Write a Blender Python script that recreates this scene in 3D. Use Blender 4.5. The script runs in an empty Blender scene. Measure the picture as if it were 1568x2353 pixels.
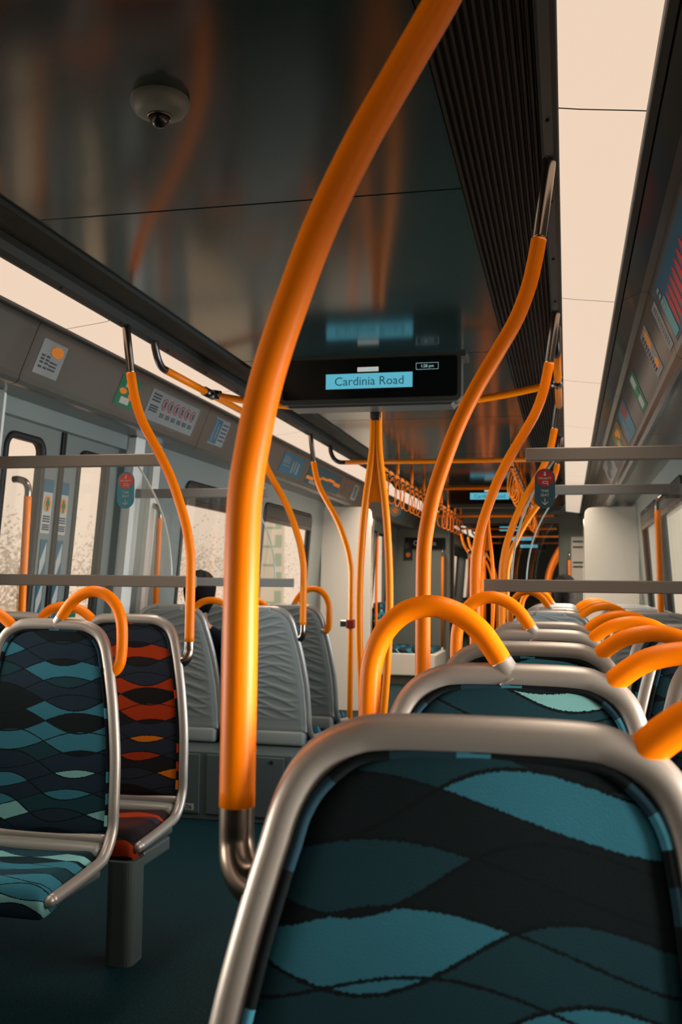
import bpy, bmesh, math, random
from mathutils import Vector, Matrix
random.seed(4)
S = bpy.context.scene
COL = S.collection
PI = math.pi
CX = -0.9                                   # centre line of the carriage; e = sideways distance from it

# ------------------------------------------------------------------ camera
cam = bpy.data.cameras.new('camera'); camo = bpy.data.objects.new('camera', cam); COL.objects.link(camo)
R3 = Matrix(((0.9752331, 0.0041935, 0.2211399), (0.2208624, -0.0719927, -0.9726442), (0.0118417, 0.9973963, -0.0711358)))
camo.matrix_world = Matrix.Translation((0, 0, 1.3)) @ R3.to_4x4()
cam.sensor_fit = 'VERTICAL'; cam.sensor_height = 36; cam.lens = 2290 / 2353 * 36
cam.clip_start = 0.02; cam.clip_end = 400
cam.dof.use_dof = True; cam.dof.focus_distance = 2.3; cam.dof.aperture_fstop = 7.0
S.camera = camo
# ------------------------------------------------------------------ view
S.view_settings.view_transform = 'Standard'; S.view_settings.look = 'None'
S.view_settings.exposure = 0.0; S.view_settings.gamma = 1.0; S.view_settings.use_curve_mapping = False
# ------------------------------------------------------------------ world
W = bpy.data.worlds.new('sky'); S.world = W; W.use_nodes = True
wn = W.node_tree.nodes; wl = W.node_tree.links
bg = wn['Background']; bg.inputs[0].default_value = (0.93, 0.715, 0.54, 1); bg.inputs[1].default_value = 1.0
# ------------------------------------------------------------------ light amounts
PEACH = (1.0, 0.78, 0.60)
COOL = (0.80, 0.93, 1.0)
PANEL_EMIT = 1.0
def area(name, loc, rot, sx, sy, power, col, spread):
    l = bpy.data.lights.new(name, 'AREA'); l.shape = 'RECTANGLE'; l.size = sx; l.size_y = sy
    l.energy = power; l.color = col; l.spread = math.radians(spread)
    o = bpy.data.objects.new(name, l); COL.objects.link(o); o.location = loc; o.rotation_euler = rot
    return o
# downlight of the two lamp strips (the diffusers sit just above these)
for s in (-1, 1):
    area('strip_lamp', (CX + s * .975, -.55, 2.290), (0, 0, 0), .16, 3.3, 2, PEACH, 90)
    area('strip_lamp', (CX + s * .975, 2.2, 2.290), (0, 0, 0), .16, 2.0, 3.5, PEACH, 86)
    area('strip_lamp', (CX + s * .975, 5.2, 2.290), (0, 0, 0), .16, 4.0, 14, PEACH, 108)
    area('strip_lamp', (CX + s * .975, 10.8, 2.290), (0, 0, 0), .16, 7.0, 70, PEACH, 125)
    area('strip_lamp', (CX + s * .975, 20.5, 2.290), (0, 0, 0), .16, 8.5, 60, PEACH, 150)
# daylight coming through each window and door
def daylight(side, y, z, w, h, power, col=COOL, spread=100):
    area('window_daylight', (CX + side * 1.56, y, z), (0, side * PI / 2, 0), h, w, power, col, spread)
WARM = (1.0, .86, .74)
daylight(-1, .95, 1.12, 1.3, .5, 4, WARM, 62); daylight(1, 1.45, 1.08, 1.3, .45, 13, WARM, 54); daylight(1, .2, 1.12, .9, .4, 1.6, WARM, 62)
daylight(-1, 2.9, 1.3, 1.2, .7, 7, WARM, 80); daylight(1, 2.95, 1.25, 1.2, .7, 9, WARM, 75)
for s in (-1, 1):
    daylight(s, 4.62, 1.35, .9, 1.0, 17 if s > 0 else 11)
    daylight(s, 7.0, 1.4, 1.5, .8, 12, COOL, 90)
    daylight(s, 8.7, 1.2, 1.4, .6, 20, WARM, 95)
    daylight(s, 11.6, 1.4, .9, 1.0, 18, PEACH)
    daylight(s, 18.0, 1.4, 3, 1.0, 20, PEACH)

# ================================================================== materials
MATS = {}
def mat(name, base, rough=.5, metal=0., spec=.5, coat=0., emit=None, estr=1.):
    if name in MATS: return MATS[name]
    m = bpy.data.materials.new(name); m.use_nodes = True
    b = m.node_tree.nodes['Principled BSDF']
    b.inputs['Base Color'].default_value = (*base, 1); b.inputs['Roughness'].default_value = rough
    b.inputs['Metallic'].default_value = metal; b.inputs['Specular IOR Level'].default_value = spec
    b.inputs['Coat Weight'].default_value = coat; b.inputs['Coat Roughness'].default_value = .12
    if emit:
        b.inputs['Emission Color'].default_value = (*emit, 1); b.inputs['Emission Strength'].default_value = estr
    MATS[name] = m; return m
def bump(m, scale, strength, dist=.002, detail=3, coord='Object'):
    nt = m.node_tree; n = nt.nodes
    tc = n.new('ShaderNodeTexCoord'); no = n.new('ShaderNodeTexNoise'); bu = n.new('ShaderNodeBump')
    no.inputs['Scale'].default_value = scale; no.inputs['Detail'].default_value = detail
    bu.inputs['Strength'].default_value = strength; bu.inputs['Distance'].default_value = dist
    nt.links.new(tc.outputs[coord], no.inputs['Vector']); nt.links.new(no.outputs['Fac'], bu.inputs['Height'])
    nt.links.new(bu.outputs['Normal'], n['Principled BSDF'].inputs['Normal']); return m
def speckle(m, c1, c2, scale, lo=.4, hi=.6, detail=4):
    nt = m.node_tree; n = nt.nodes
    tc = n.new('ShaderNodeTexCoord'); no = n.new('ShaderNodeTexNoise'); cr = n.new('ShaderNodeValToRGB')
    no.inputs['Scale'].default_value = scale; no.inputs['Detail'].default_value = detail
    cr.color_ramp.elements[0].position = lo; cr.color_ramp.elements[0].color = (*c1, 1)
    cr.color_ramp.elements[1].position = hi; cr.color_ramp.elements[1].color = (*c2, 1)
    nt.links.new(tc.outputs['Object'], no.inputs['Vector']); nt.links.new(no.outputs['Fac'], cr.inputs['Fac'])
    nt.links.new(cr.outputs['Color'], n['Principled BSDF'].inputs['Base Color']); return m
M_ORANGE = bump(mat('orange_sleeve', (1.0, .235, .0), .36, 0, .22), 60, .05)
M_STEEL = mat('brushed_steel', (.33, .27, .23), .24, 1.0)
M_DSTEEL = mat('dark_steel', (.10, .09, .085), .3, .9)
M_FRAME = bump(mat('seat_frame_grey', (.43, .415, .39), .38, .5, .5), 90, .05)
M_SHELL = mat('seat_shell_grey', (.25, .275, .265), .38, 0, .5)
M_CEIL = speckle(mat('ceiling_panel', (.02, .036, .035), .15, 0, .5), (.016, .032, .031), (.021, .038, .036), .5)
M_CEIL.node_tree.nodes['Principled BSDF'].inputs['IOR'].default_value = 2.1
M_RIB = mat('ribbed_grille', (.020, .025, .024), .5, 0, .25)
M_FASCIA = mat('dark_fascia', (.028, .031, .029), .45, .2)
M_COVE = mat('cove_panel', (.065, .072, .066), .28, 0, .6, .1)
M_WALL = mat('wall_panel', (.20, .235, .225), .35, 0, .5)
M_DOOR = mat('door_leaf', (.16, .19, .18), .35, 0, .5)
M_RUBBER = mat('black_rubber', (.012, .013, .013), .6)
M_WHITE = mat('white_panel', (.78, .77, .72), .3, 0, .5, .2)
M_RAIL = mat('screen_rail_grey', (.21, .20, .185), .5, .3)
M_FLOOR = bump(speckle(mat('floor_vinyl', (.02, .04, .05), .5, 0, .08), (.003, .021, .029), (.012, .056, .070), 130, .5, .75), 150, .1)
M_CAB = mat('cabinet_grey', (.075, .10, .10), .4)
M_BLACK = mat('black_screen', (.004, .006, .007), .12, 0, .5)
M_SCASE = mat('display_case', (.07, .075, .07), .35)
M_CYAN = mat('screen_cyan', (.01, .05, .06), .4, emit=(.10, .42, .54), estr=1.0)
M_SWHITE = mat('screen_white', (.1, .1, .1), .4, emit=(.55, .52, .45), estr=.9)
M_STEXT = mat('screen_dark_text', (.01, .03, .04), .4, emit=(.012, .06, .08), estr=1)
M_STXT2 = mat('screen_light_text', (.1, .1, .1), .4, emit=(.30, .45, .48), estr=1)
M_DIFF = mat('lamp_diffuser', (.02, .02, .02), .6, 0, .1, emit=(.862, .655, .500), estr=PANEL_EMIT)
M_RED = mat('sticker_red', (.42, .01, .012), .45)
M_BLUE = mat('sticker_blue', (.012, .10, .16), .45)
M_GREEN = mat('sticker_green', (.0, .14, .065), .45)
M_PAPER = mat('sticker_white', (.42, .41, .38), .5)
M_PAPG = mat('sticker_grey', (.20, .20, .19), .5)
M_YEL = mat('sticker_orange', (.75, .22, .01), .45)
M_INK = mat('ink_dark', (.02, .03, .04), .6)
M_TEXT = mat('sticker_text', (.5, .5, .5), .5)
M_HAIR = bump(mat('dark_hair', (.006, .005, .005), .7, 0, .1), 160, .5)
M_SKIN = mat('skin', (.42, .22, .14), .5)
M_NAVY = bump(mat('navy_cloth', (.006, .009, .017), .9, 0, .1), 90, .3)
M_JEAN = mat('dark_trousers', (.015, .018, .025), .85)
M_TREE = speckle(mat('hazy_leaves', (.9, .88, .8), .95, 0, .0), (.66, .66, .62), (.86, .86, .84), 3)  # overexposed, hazy look of the outside painted into pale leaf colours
M_BALLAST = speckle(mat('pale_ballast', (.7, .62, .5), .9), (.68, .60, .49), (.82, .74, .62), 6)
def glass_mat(name, tint, refl):
    m = bpy.data.materials.new(name); m.use_nodes = True; nt = m.node_tree; n = nt.nodes; n.clear()
    o = n.new('ShaderNodeOutputMaterial'); t = n.new('ShaderNodeBsdfTransparent'); g = n.new('ShaderNodeBsdfGlossy')
    mx = n.new('ShaderNodeMixShader'); lw = n.new('ShaderNodeLayerWeight'); mp = n.new('ShaderNodeMath')
    t.inputs[0].default_value = (*tint, 1); g.inputs['Roughness'].default_value = .02; g.inputs[0].default_value = (.9, 1, 1, 1)
    lw.inputs[0].default_value = .25; mp.operation = 'MULTIPLY_ADD'; mp.inputs[1].default_value = .6; mp.inputs[2].default_value = refl
    nt.links.new(lw.outputs['Fresnel'], mp.inputs[0]); nt.links.new(mp.outputs[0], mx.inputs[0])
    nt.links.new(t.outputs[0], mx.inputs[1]); nt.links.new(g.outputs[0], mx.inputs[2]); nt.links.new(mx.outputs[0], o.inputs[0])
    return m
M_GLASS = glass_mat('window_glass', (.985, .985, .985), .01)
M_SCREEN = glass_mat('screen_glass', (.975, .985, .985), .03)
M_GEDGE = mat('glass_edge', (.45, .50, .45), .15, 0, .8)

def fabric(name, pal):
    """woven moquette: two families of crossing waves cut the cloth into lens shapes"""
    m = bpy.data.materials.new(name); m.use_nodes = True; nt = m.node_tree; n = nt.nodes; L = nt.links
    b = n['Principled BSDF']; b.inputs['Roughness'].default_value = .9; b.inputs['Specular IOR Level'].default_value = .15
    b.inputs['Sheen Weight'].default_value = .10; b.inputs['Sheen Roughness'].default_value = .5; b.inputs['Sheen Tint'].default_value = (*[min(1, c * 3) for c in pal[3]], 1)
    def mth(op, a, c=None, d=None):
        x = n.new('ShaderNodeMath'); x.operation = op
        for i, v in enumerate((a, c, d)):
            if v is None: continue
            if isinstance(v, (int, float)): x.inputs[i].default_value = v
            else: L.new(v, x.inputs[i])
        return x.outputs[0]
    uv = n.new('ShaderNodeUVMap'); uv.uv_map = 'cloth'
    sp = n.new('ShaderNodeSeparateXYZ'); L.new(uv.outputs[0], sp.inputs[0]); oi = n.new('ShaderNodeObjectInfo')
    nz = n.new('ShaderNodeTexNoise'); nz.inputs['Scale'].default_value = 260; L.new(uv.outputs[0], nz.inputs['Vector'])
    jit = mth('MULTIPLY', mth('SUBTRACT', nz.outputs['Fac'], .5), .006)
    u = mth('ADD', sp.outputs[0], mth('MULTIPLY', oi.outputs['Random'], 1.7)); v = mth('ADD', mth('ADD', sp.outputs[1], mth('MULTIPLY', oi.outputs['Random'], 3.1)), jit)
    def fam(wl, ph, amp, per, slope):
        s = mth('SINE', mth('ADD', mth('MULTIPLY', u, 2 * PI / wl), mth('ADD', mth('MULTIPLY', mth('SINE', mth('MULTIPLY', v, 9.)), .7), ph)))
        return mth('ADD', mth('DIVIDE', v, per), mth('ADD', mth('MULTIPLY', s, amp), mth('MULTIPLY', u, slope)))
    f1 = fam(.52, .3, .44, .060, .9); f2 = fam(.43, 2.4, .46, .071, -1.0)
    i1 = mth('FLOOR', f1); i2 = mth('FLOOR', f2); cb = n.new('ShaderNodeCombineXYZ'); L.new(i1, cb.inputs[0]); L.new(i2, cb.inputs[1])
    wn_ = n.new('ShaderNodeTexWhiteNoise'); wn_.noise_dimensions = '3D'; L.new(cb.outputs[0], wn_.inputs['Vector'])
    cr = n.new('ShaderNodeValToRGB'); cr.color_ramp.interpolation = 'CONSTANT'
    pos = (0, .28, .48, .68, .965)
    while len(cr.color_ramp.elements) < 5: cr.color_ramp.elements.new(.5)
    for e_, p_, c_ in zip(cr.color_ramp.elements, pos, pal): e_.position = p_; e_.color = (*c_, 1)
    L.new(wn_.outputs['Value'], cr.inputs['Fac'])
    def edge(f): 
        fr = mth('FRACT', f); return mth('MINIMUM', fr, mth('SUBTRACT', 1., fr))
    ln = mth('LESS_THAN', mth('MINIMUM', edge(f1), edge(f2)), .030)
    mx = n.new('ShaderNodeMixRGB'); L.new(ln, mx.inputs[0]); L.new(cr.outputs['Color'], mx.inputs[1]); mx.inputs[2].default_value = (.004, .007, .009, 1)
    L.new(mx.outputs[0], b.inputs['Base Color'])
    n2 = n.new('ShaderNodeTexNoise'); n2.inputs['Scale'].default_value = 700; L.new(uv.outputs[0], n2.inputs['Vector'])
    bu = n.new('ShaderNodeBump'); bu.inputs['Strength'].default_value = .5; bu.inputs['Distance'].default_value = .0015
    L.new(n2.outputs['Fac'], bu.inputs['Height']); L.new(bu.outputs[0], b.inputs['Normal'])
    return m
F_BLUE = fabric('blue_moquette', [(.005, .010, .012), (.012, .028, .05), (.010, .045, .062), (.034, .185, .27), (.20, .50, .52)])
def piping_mat(name, pal):
    m = bpy.data.materials.new(name); m.use_nodes = True; n = m.node_tree.nodes; L = m.node_tree.links; b = n['Principled BSDF']; b.inputs['Roughness'].default_value = .9; b.inputs['Specular IOR Level'].default_value = .1
    uv = n.new('ShaderNodeUVMap'); uv.uv_map = 'cloth'; sp = n.new('ShaderNodeSeparateXYZ'); L.new(uv.outputs[0], sp.inputs[0])
    a = n.new('ShaderNodeMath'); a.operation = 'DIVIDE'; a.inputs[1].default_value = .034; L.new(sp.outputs[0], a.inputs[0]); f = n.new('ShaderNodeMath'); f.operation = 'FLOOR'; L.new(a.outputs[0], f.inputs[0])
    w = n.new('ShaderNodeTexWhiteNoise'); w.noise_dimensions = '1D'; L.new(f.outputs[0], w.inputs['W'])
    cr = n.new('ShaderNodeValToRGB'); cr.color_ramp.interpolation = 'CONSTANT'
    while len(cr.color_ramp.elements) < 4: cr.color_ramp.elements.new(.5)
    for e_, p_, c_ in zip(cr.color_ramp.elements, (0, .5, .74, .94), pal): e_.position = p_; e_.color = (*c_, 1)
    L.new(w.outputs['Value'], cr.inputs['Fac']); L.new(cr.outputs['Color'], b.inputs['Base Color']); return m
PIPE_B = piping_mat('blue_piping', [(.006, .010, .012), (.015, .045, .07), (.05, .22, .32), (.22, .5, .5)]); PIPE_R = piping_mat('red_piping', [(.006, .008, .010), (.018, .03, .045), (.40, .04, .008), (.62, .17, .01)])
F_RED = fabric('red_moquette', [(.005, .008, .010), (.014, .026, .045), (.008, .012, .016), (.34, .035, .006), (.62, .17, .01)])

# ================================================================== mesh helpers
def link(o, parent=None):
    COL.objects.link(o)
    if parent: o.parent = parent
    return o
def mesh(name, bm, m, parent=None, smooth=False, loc=None):
    me = bpy.data.meshes.new(name); bm.normal_update(); bm.to_mesh(me); bm.free()
    for x in (m if isinstance(m, (list, tuple)) else [m]): me.materials.append(x)
    if smooth:
        for p in me.polygons: p.use_smooth = True
    o = bpy.data.objects.new(name, me); link(o, parent)
    if loc: o.location = loc
    return o
def tag(o, label=None, cat=None, group=None, kind=None):
    if label: o['label'] = label
    if cat: o['category'] = cat
    if group: o['group'] = group
    if kind: o['kind'] = kind
    return o
def empty(name, loc=(0, 0, 0)):
    o = bpy.data.objects.new(name, None); o.empty_display_size = .1; link(o); o.location = loc; return o
def abox(bm, x0, x1, y0, y1, z0, z1, bev=0., seg=2):
    r = bmesh.ops.create_cube(bm, size=1)
    for v in r['verts']:
        v.co = Vector((x0 + (v.co.x + .5) * (x1 - x0), y0 + (v.co.y + .5) * (y1 - y0), z0 + (v.co.z + .5) * (z1 - z0)))
    if bev > 0:
        es = list({e for v in r['verts'] for e in v.link_edges})
        bmesh.ops.bevel(bm, geom=es, offset=bev, segments=seg, profile=.5, affect='EDGES')
def box(name, x0, x1, y0, y1, z0, z1, m, parent=None, bev=0., smooth=False):
    bm = bmesh.new(); abox(bm, min(x0, x1), max(x0, x1), y0, y1, z0, z1, bev); return mesh(name, bm, m, parent, smooth)
def catmull(P, n=8):
    P = [Vector(p) for p in P]; Q = [P[0] * 2 - P[1]] + P + [P[-1] * 2 - P[-2]]; out = []
    for i in range(1, len(Q) - 2):
        for k in range(n):
            t = k / n; a, b, c, d = Q[i - 1:i + 3]
            out.append(.5 * ((2 * b) + (c - a) * t + (2 * a - 5 * b + 4 * c - d) * t * t + (3 * b - a - 3 * c + d) * t ** 3))
    out.append(P[-1]); return out
def add_tube(bm, pts, r, seg=20, cap=True, r2=None, up=Vector((0, 1, 0)), rfun=None, flat=False):
    """tube along pts; r across, r2 along 'up' (flattened section)"""
    N = len(pts); rings = []
    for i, p in enumerate(pts):
        t = (pts[min(i + 1, N - 1)] - pts[max(i - 1, 0)]).normalized()
        u = up - t * up.dot(t)
        if u.length < 1e-3: u = Vector((1, 0, 0)) - t * t.x
        u.normalize(); w = t.cross(u); k = rfun(i / (N - 1)) if rfun else 1
        rings.append([bm.verts.new(p + w * math.cos(a) * r * k + u * math.sin(a) * (r2 or r) * (1 if flat else k)) for a in [2 * PI * j / seg for j in range(seg)]])
    for A, B in zip(rings, rings[1:]):
        for j in range(seg): bm.faces.new((A[j], A[(j + 1) % seg], B[(j + 1) % seg], B[j]))
    if cap: bm.faces.new(rings[0][::-1]); bm.faces.new(rings[-1])
def tube(name, pts, r, m, parent=None, n=8, seg=20, spline=True, **k):
    bm = bmesh.new(); P = catmull(pts, n) if spline and len(pts) > 2 else [Vector(p) for p in pts]
    add_tube(bm, P, r, seg, **k); bmesh.ops.recalc_face_normals(bm, faces=bm.faces)
    return mesh(name, bm, m, parent, True)
def prism(bm, poly, axis, a, b):
    """poly: 2D points; axis 'y': (x,z) extruded in y; 'x': (y,z); 'z': (x,y)"""
    def P(p, d):
        return {'y': (p[0], d, p[1]), 'x': (d, p[0], p[1]), 'z': (p[0], p[1], d)}[axis]
    A = [bm.verts.new(P(p, a)) for p in poly]; B = [bm.verts.new(P(p, b)) for p in poly]; n = len(poly)
    bm.faces.new(A); bm.faces.new(B[::-1])
    for i in range(n): bm.faces.new((A[i], B[i], B[(i + 1) % n], A[(i + 1) % n]))
def rrect(x0, x1, y0, y1, r, n=6):
    o = []
    for cx, cy, a0 in ((x1 - r, y1 - r, 0), (x0 + r, y1 - r, 90), (x0 + r, y0 + r, 180), (x1 - r, y0 + r, 270)):
        for k in range(n + 1):
            a = math.radians(a0 + 90 * k / n); o.append((cx + r * math.cos(a), cy + r * math.sin(a)))
    return o
def text_bm(bm, s, size, M4, depth=.0006, align='CENTER'):
    cu = bpy.data.curves.new('t', 'FONT'); cu.body = s; cu.size = size; cu.align_x = align; cu.align_y = 'CENTER'; cu.extrude = depth; cu.resolution_u = 3
    o = bpy.data.objects.new('t', cu); COL.objects.link(o); dg = bpy.context.evaluated_depsgraph_get(); dg.update()
    me = bpy.data.meshes.new_from_object(o.evaluated_get(dg)); me.transform(M4); bm.from_mesh(me)
    bpy.data.objects.remove(o); bpy.data.curves.remove(cu); bpy.data.meshes.remove(me)
def text(name, s, size, M4, m, parent, align='CENTER'):
    bm = bmesh.new(); text_bm(bm, s, size, M4, align=align); return mesh(name, bm, m, parent)
# plate standing in the picture direction (faces -y): local (a,b) -> (x,z)
def FRONT(x, y, z): return Matrix.Translation((x, y, z)) @ Matrix.Rotation(PI / 2, 4, 'X')
def dup(o, parent=None):
    c = o.copy(); COL.objects.link(c)
    if parent: c.parent = parent
    for ch in list(o.children): dup(ch, c)
    return c

# ================================================================== structure
YB, YE, YE2 = -2.6, 14.65, 29.0              # rear end, bulkhead, end of the next carriage
def ew(z): return 1.56 + (2.13 - z) * .075   # the walls widen towards the floor
bm = bmesh.new(); abox(bm, CX - 1.8, CX + 1.8, YB - .1, YE2 + .2, -.06, 0); tag(mesh('floor', bm, M_FLOOR), kind='structure')
# flat glossy ceiling sheets with open joints
bm = bmesh.new(); ys = [YB, -.8, .95, 2.61, 4.52, 6.3, 8.1, 9.9, 11.7, 13.2, YE]
for a, b in zip(ys, ys[1:]): abox(bm, CX - .63, CX + .63, a + .003, b - .003, 2.36, 2.38, .002, 1)
for a, b in ((15.3, 18.0), (18.0, 21), (21, 25), (25, YE2)): abox(bm, CX - .63, CX + .63, a + .003, b - .003, 2.36, 2.38)
abox(bm, CX - 1.8, CX + 1.8, YB - .1, YE2, 2.47, 2.50)
tag(mesh('ceiling', bm, M_CEIL), 'dark glossy ceiling sheets along the middle of the carriage', kind='structure')
for s, nm in ((-1, 'left'), (1, 'right')):
    # ribbed grille
    prof = [(.632, 2.358)]; n = 13
    for k in range(n):
        a = .634 + (.838 - .634) * k / n; w = (.838 - .634) / n
        za = 2.358 + .055 * k / n; zb = 2.358 + .055 * (k + 1) / n
        prof += [(a, za), (a + .18 * w, za - .011), (a + .58 * w, za - .011), (a + .76 * w, za + .004), (a + w, zb)]
    prof += [(.84, 2.44), (.632, 2.44)]
    for y0, y1 in ((YB, YE), (15.3, YE2)):
        bm = bmesh.new(); prism(bm, [(CX + s * e, z) for e, z in prof], 'y', y0, y1); bmesh.ops.recalc_face_normals(bm, faces=bm.faces)
        tag(mesh('trim_ceiling_grille_' + nm, bm, M_RIB), kind='structure')
        bm = bmesh.new(); prism(bm, [(CX + s * e, z) for e, z in ((.842, 2.43), (.842, 2.375), (.85, 2.348), (.872, 2.337), (.883, 2.337), (.883, 2.43))], 'y', y0, y1)
        yy = max(y0, 0)
        while yy < min(y1, 12):
            r = bmesh.ops.create_cone(bm, segments=10, radius1=.005, radius2=.004, depth=.006, cap_ends=True)
            for v in r['verts']: v.co += Vector((CX + s * .86, yy + .26, 2.340))
            yy += .4884
        bmesh.ops.recalc_face_normals(bm, faces=bm.faces); tag(mesh('trim_ceiling_fascia_' + nm, bm, M_FASCIA), kind='structure')
        # outer lip, cove and soffit
        bm = bmesh.new(); prism(bm, [(CX + s * e, z) for e, z in ((1.071, 2.40), (1.071, 2.302), (1.074, 2.298), (1.092, 2.302), (1.092, 2.40))], 'y', y0, y1)
        bmesh.ops.recalc_face_normals(bm, faces=bm.faces); tag(mesh('trim_lamp_lip_' + nm, bm, M_FASCIA), kind='structure')
        cv = [(1.100, 2.42), (1.100, 2.318), (1.12, 2.326), (1.16, 2.342), (1.185, 2.343), (1.196, 2.325), (1.272, 2.135), (1.276, 2.112), (1.292, 2.098), (1.312, 2.095), (1.332, 2.104), (1.345, 2.123), (1.365, 2.128), (1.60, 2.13), (1.66, 2.13), (1.66, 2.42)]
        bm = bmesh.new(); seams = [y0] + [q for q in (-1.4, .1, 1.6, 3.62, 5.62, 7.6, 9.5, 11.4, 13.3, 17.2, 19.2, 21.2) if y0 < q < y1] + [y1]
        for a, b in zip(seams, seams[1:]): prism(bm, [(CX + s * e, z) for e, z in cv], 'y', a + .0025, b - .0025)
        bmesh.ops.recalc_face_normals(bm, faces=bm.faces); tag(mesh('trim_cove_' + nm, bm, M_COVE), kind='structure')

# walls with rounded openings (built flat in y,z and leaned to the wall)
def wall(name, side, y0, y1, holes, m, thick=.05, z0=0., z1=2.13, de=0.):
    bm = bmesh.new()
    def ring(pts):
        vs = [bm.verts.new((CX + side * (ew(z) + de), y, z)) for y, z in pts]
        for i in range(len(vs)): bm.edges.new((vs[i], vs[(i + 1) % len(vs)]))
    ring([(y0, z0), (y1, z0), (y1, z1), (y0, z1)])
    for (a, b, c, d, r) in holes: ring(rrect(a, b, c, d, r))
    bmesh.ops.triangle_fill(bm, use_beauty=True, use_dissolve=False, edges=bm.edges[:], normal=(1, 0, 0))
    r = bmesh.ops.extrude_face_region(bm, geom=bm.faces[:])
    bmesh.ops.translate(bm, vec=(side * thick, 0, 0), verts=[v for v in r['geom'] if isinstance(v, bmesh.types.BMVert)])
    bmesh.ops.recalc_face_normals(bm, faces=bm.faces)
    return tag(mesh(name, bm, m), kind='structure')
WN = [0]
def window(side, a, b, c, d, r, de=0., frame=True, blind=False, mul=None):
    """rubber gasket, pane, and hopper rail"""
    WN[0] += 1; w = empty('window_%d' % WN[0], (CX + side * (ew(c) + de), (a + b) / 2, c)); tag(w, kind='structure')
    o = w.location
    bm = bmesh.new(); out = rrect(a - .006, b + .006, c - .006, d + .006, r + .006, 8); inn = rrect(a + .022, b - .022, c + .022, d - .022, max(r - .022, .01), 8)
    L_ = []
    for dx in (-.012, .03):
        L_.append([[bm.verts.new((CX + side * (ew(z) + de + dx) - o.x, y - o.y, z - o.z)) for y, z in q] for q in (out, inn)])
    n = len(out); 
    for i in range(n):
        j = (i + 1) % n
        for A, B in ((L_[0][0], L_[0][1]), (L_[0][1], L_[1][1]), (L_[1][1], L_[1][0]), (L_[1][0], L_[0][0])): bm.faces.new((A[i], A[j], B[j], B[i]))
    bmesh.ops.recalc_face_normals(bm, faces=bm.faces); mesh('window_gasket', bm, M_RUBBER, w, True)
    bm = bmesh.new(); vs = [bm.verts.new((CX + side * (ew(z) + de + .018) - o.x, y - o.y, z - o.z)) for y, z in inn]; bm.faces.new(vs)
    mesh('window_pane', bm, M_GLASS, w)
    if blind:
        bm = bmesh.new(); zz = d - .16
        abox(bm, -.02, .012, a + .02 - o.y, b - .02 - o.y, zz - o.z, zz + .035 - o.z, .004)
        for v in bm.verts: v.co.x = side * v.co.x + CX + side * (ew(v.co.z + o.z) + de) - o.x
        bmesh.ops.recalc_face_normals(bm, faces=bm.faces); mesh('hopper_rail', bm, M_DSTEEL, w)
        bm = bmesh.new(); abox(bm, -.016, -.006, a + .03 - o.y, b - .03 - o.y, zz + .036 - o.z, d - .03 - o.z, .002)
        for v in bm.verts: v.co.x = side * v.co.x + CX + side * (ew(v.co.z + o.z) + de) - o.x
        bmesh.ops.recalc_face_normals(bm, faces=bm.faces); mesh('rolled_blind', bm, M_FASCIA, w)
    return w
DOORS = [4.62, 11.6]
for s, nm in ((-1, 'left'), (1, 'right')):
    segs = [(YB, 3.93, [(-2.2, -.9), (-.7, .75), (.95, 2.25), (2.45, 3.6)]), (5.27, 10.93, [(6.2, 7.83), (7.98, 9.55)]), (12.27, YE, [(13.05, 14.2)]), (15.3, YE2, [(16, 17.4), (19.2, 20.6), (22, 23.4), (25, 26.4)])]
    for y0, y1, wins in segs:
        wall('wall_' + nm, s, y0, y1, [(a, b, .95, 1.97, .09) for a, b in wins], M_WALL)
        for a, b in wins: window(s, a, b, .95, 1.97, .09, blind=(5 < a < 10))
    # pilasters beside the doorways
    for yc in DOORS:
        for y0, y1, dd, mm in ((yc - .72, yc - .67, -.03, M_WHITE), (yc + .67, yc + .80, -.045, M_WHITE), (yc + .98, yc + 1.08, -.03, M_WHITE), (yc - .86, yc - .72, -.05, M_WALL)):
            bm = bmesh.new(); abox(bm, 0, 1, y0, y1, 0, 2.128, .008)
            for v in bm.verts: v.co.x = CX + s * (ew(v.co.z) + dd + (-dd + .01) * v.co.x)
            bmesh.ops.recalc_face_normals(bm, faces=bm.faces); tag(mesh('trim_door_pillar_' + nm, bm, mm), kind='structure')
        wall('wall_header_' + nm, s, yc - .67, yc + .67, [], M_WALL, z0=2.05, de=.0)
DN = 0
door_objs = {}
for s, nm in ((-1, 'left'), (1, 'right')):
    for yc in DOORS:
        for k in (-1, 1):
            DN += 1
            a, b = (yc - .668, yc - .006) if k < 0 else (yc + .006, yc + .668)
            wa, wb = (a + .14, b - .17) if k < 0 else (a + .17, b - .14)
            d = wall('door_%d' % DN, s, a, b, [(wa, wb, .80, 1.985, .075)], M_DOOR, .035, 0.01, 2.05, .045); door_objs[(s, yc, k)] = d
            ww = window(s, wa, wb, .80, 1.985, .075, .045)
            bm = bmesh.new(); q = yc - .008 if k < 0 else yc + .001
            abox(bm, 0, 1, q - .012, q + .019, .01, 2.05, .003)
            for v in bm.verts: v.co.x = CX + s * (ew(v.co.z) + .045 - .012 + .03 * v.co.x)
            bmesh.ops.recalc_face_normals(bm, faces=bm.faces); mesh('door_edge_seal', bm, M_RUBBER, d)
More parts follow.
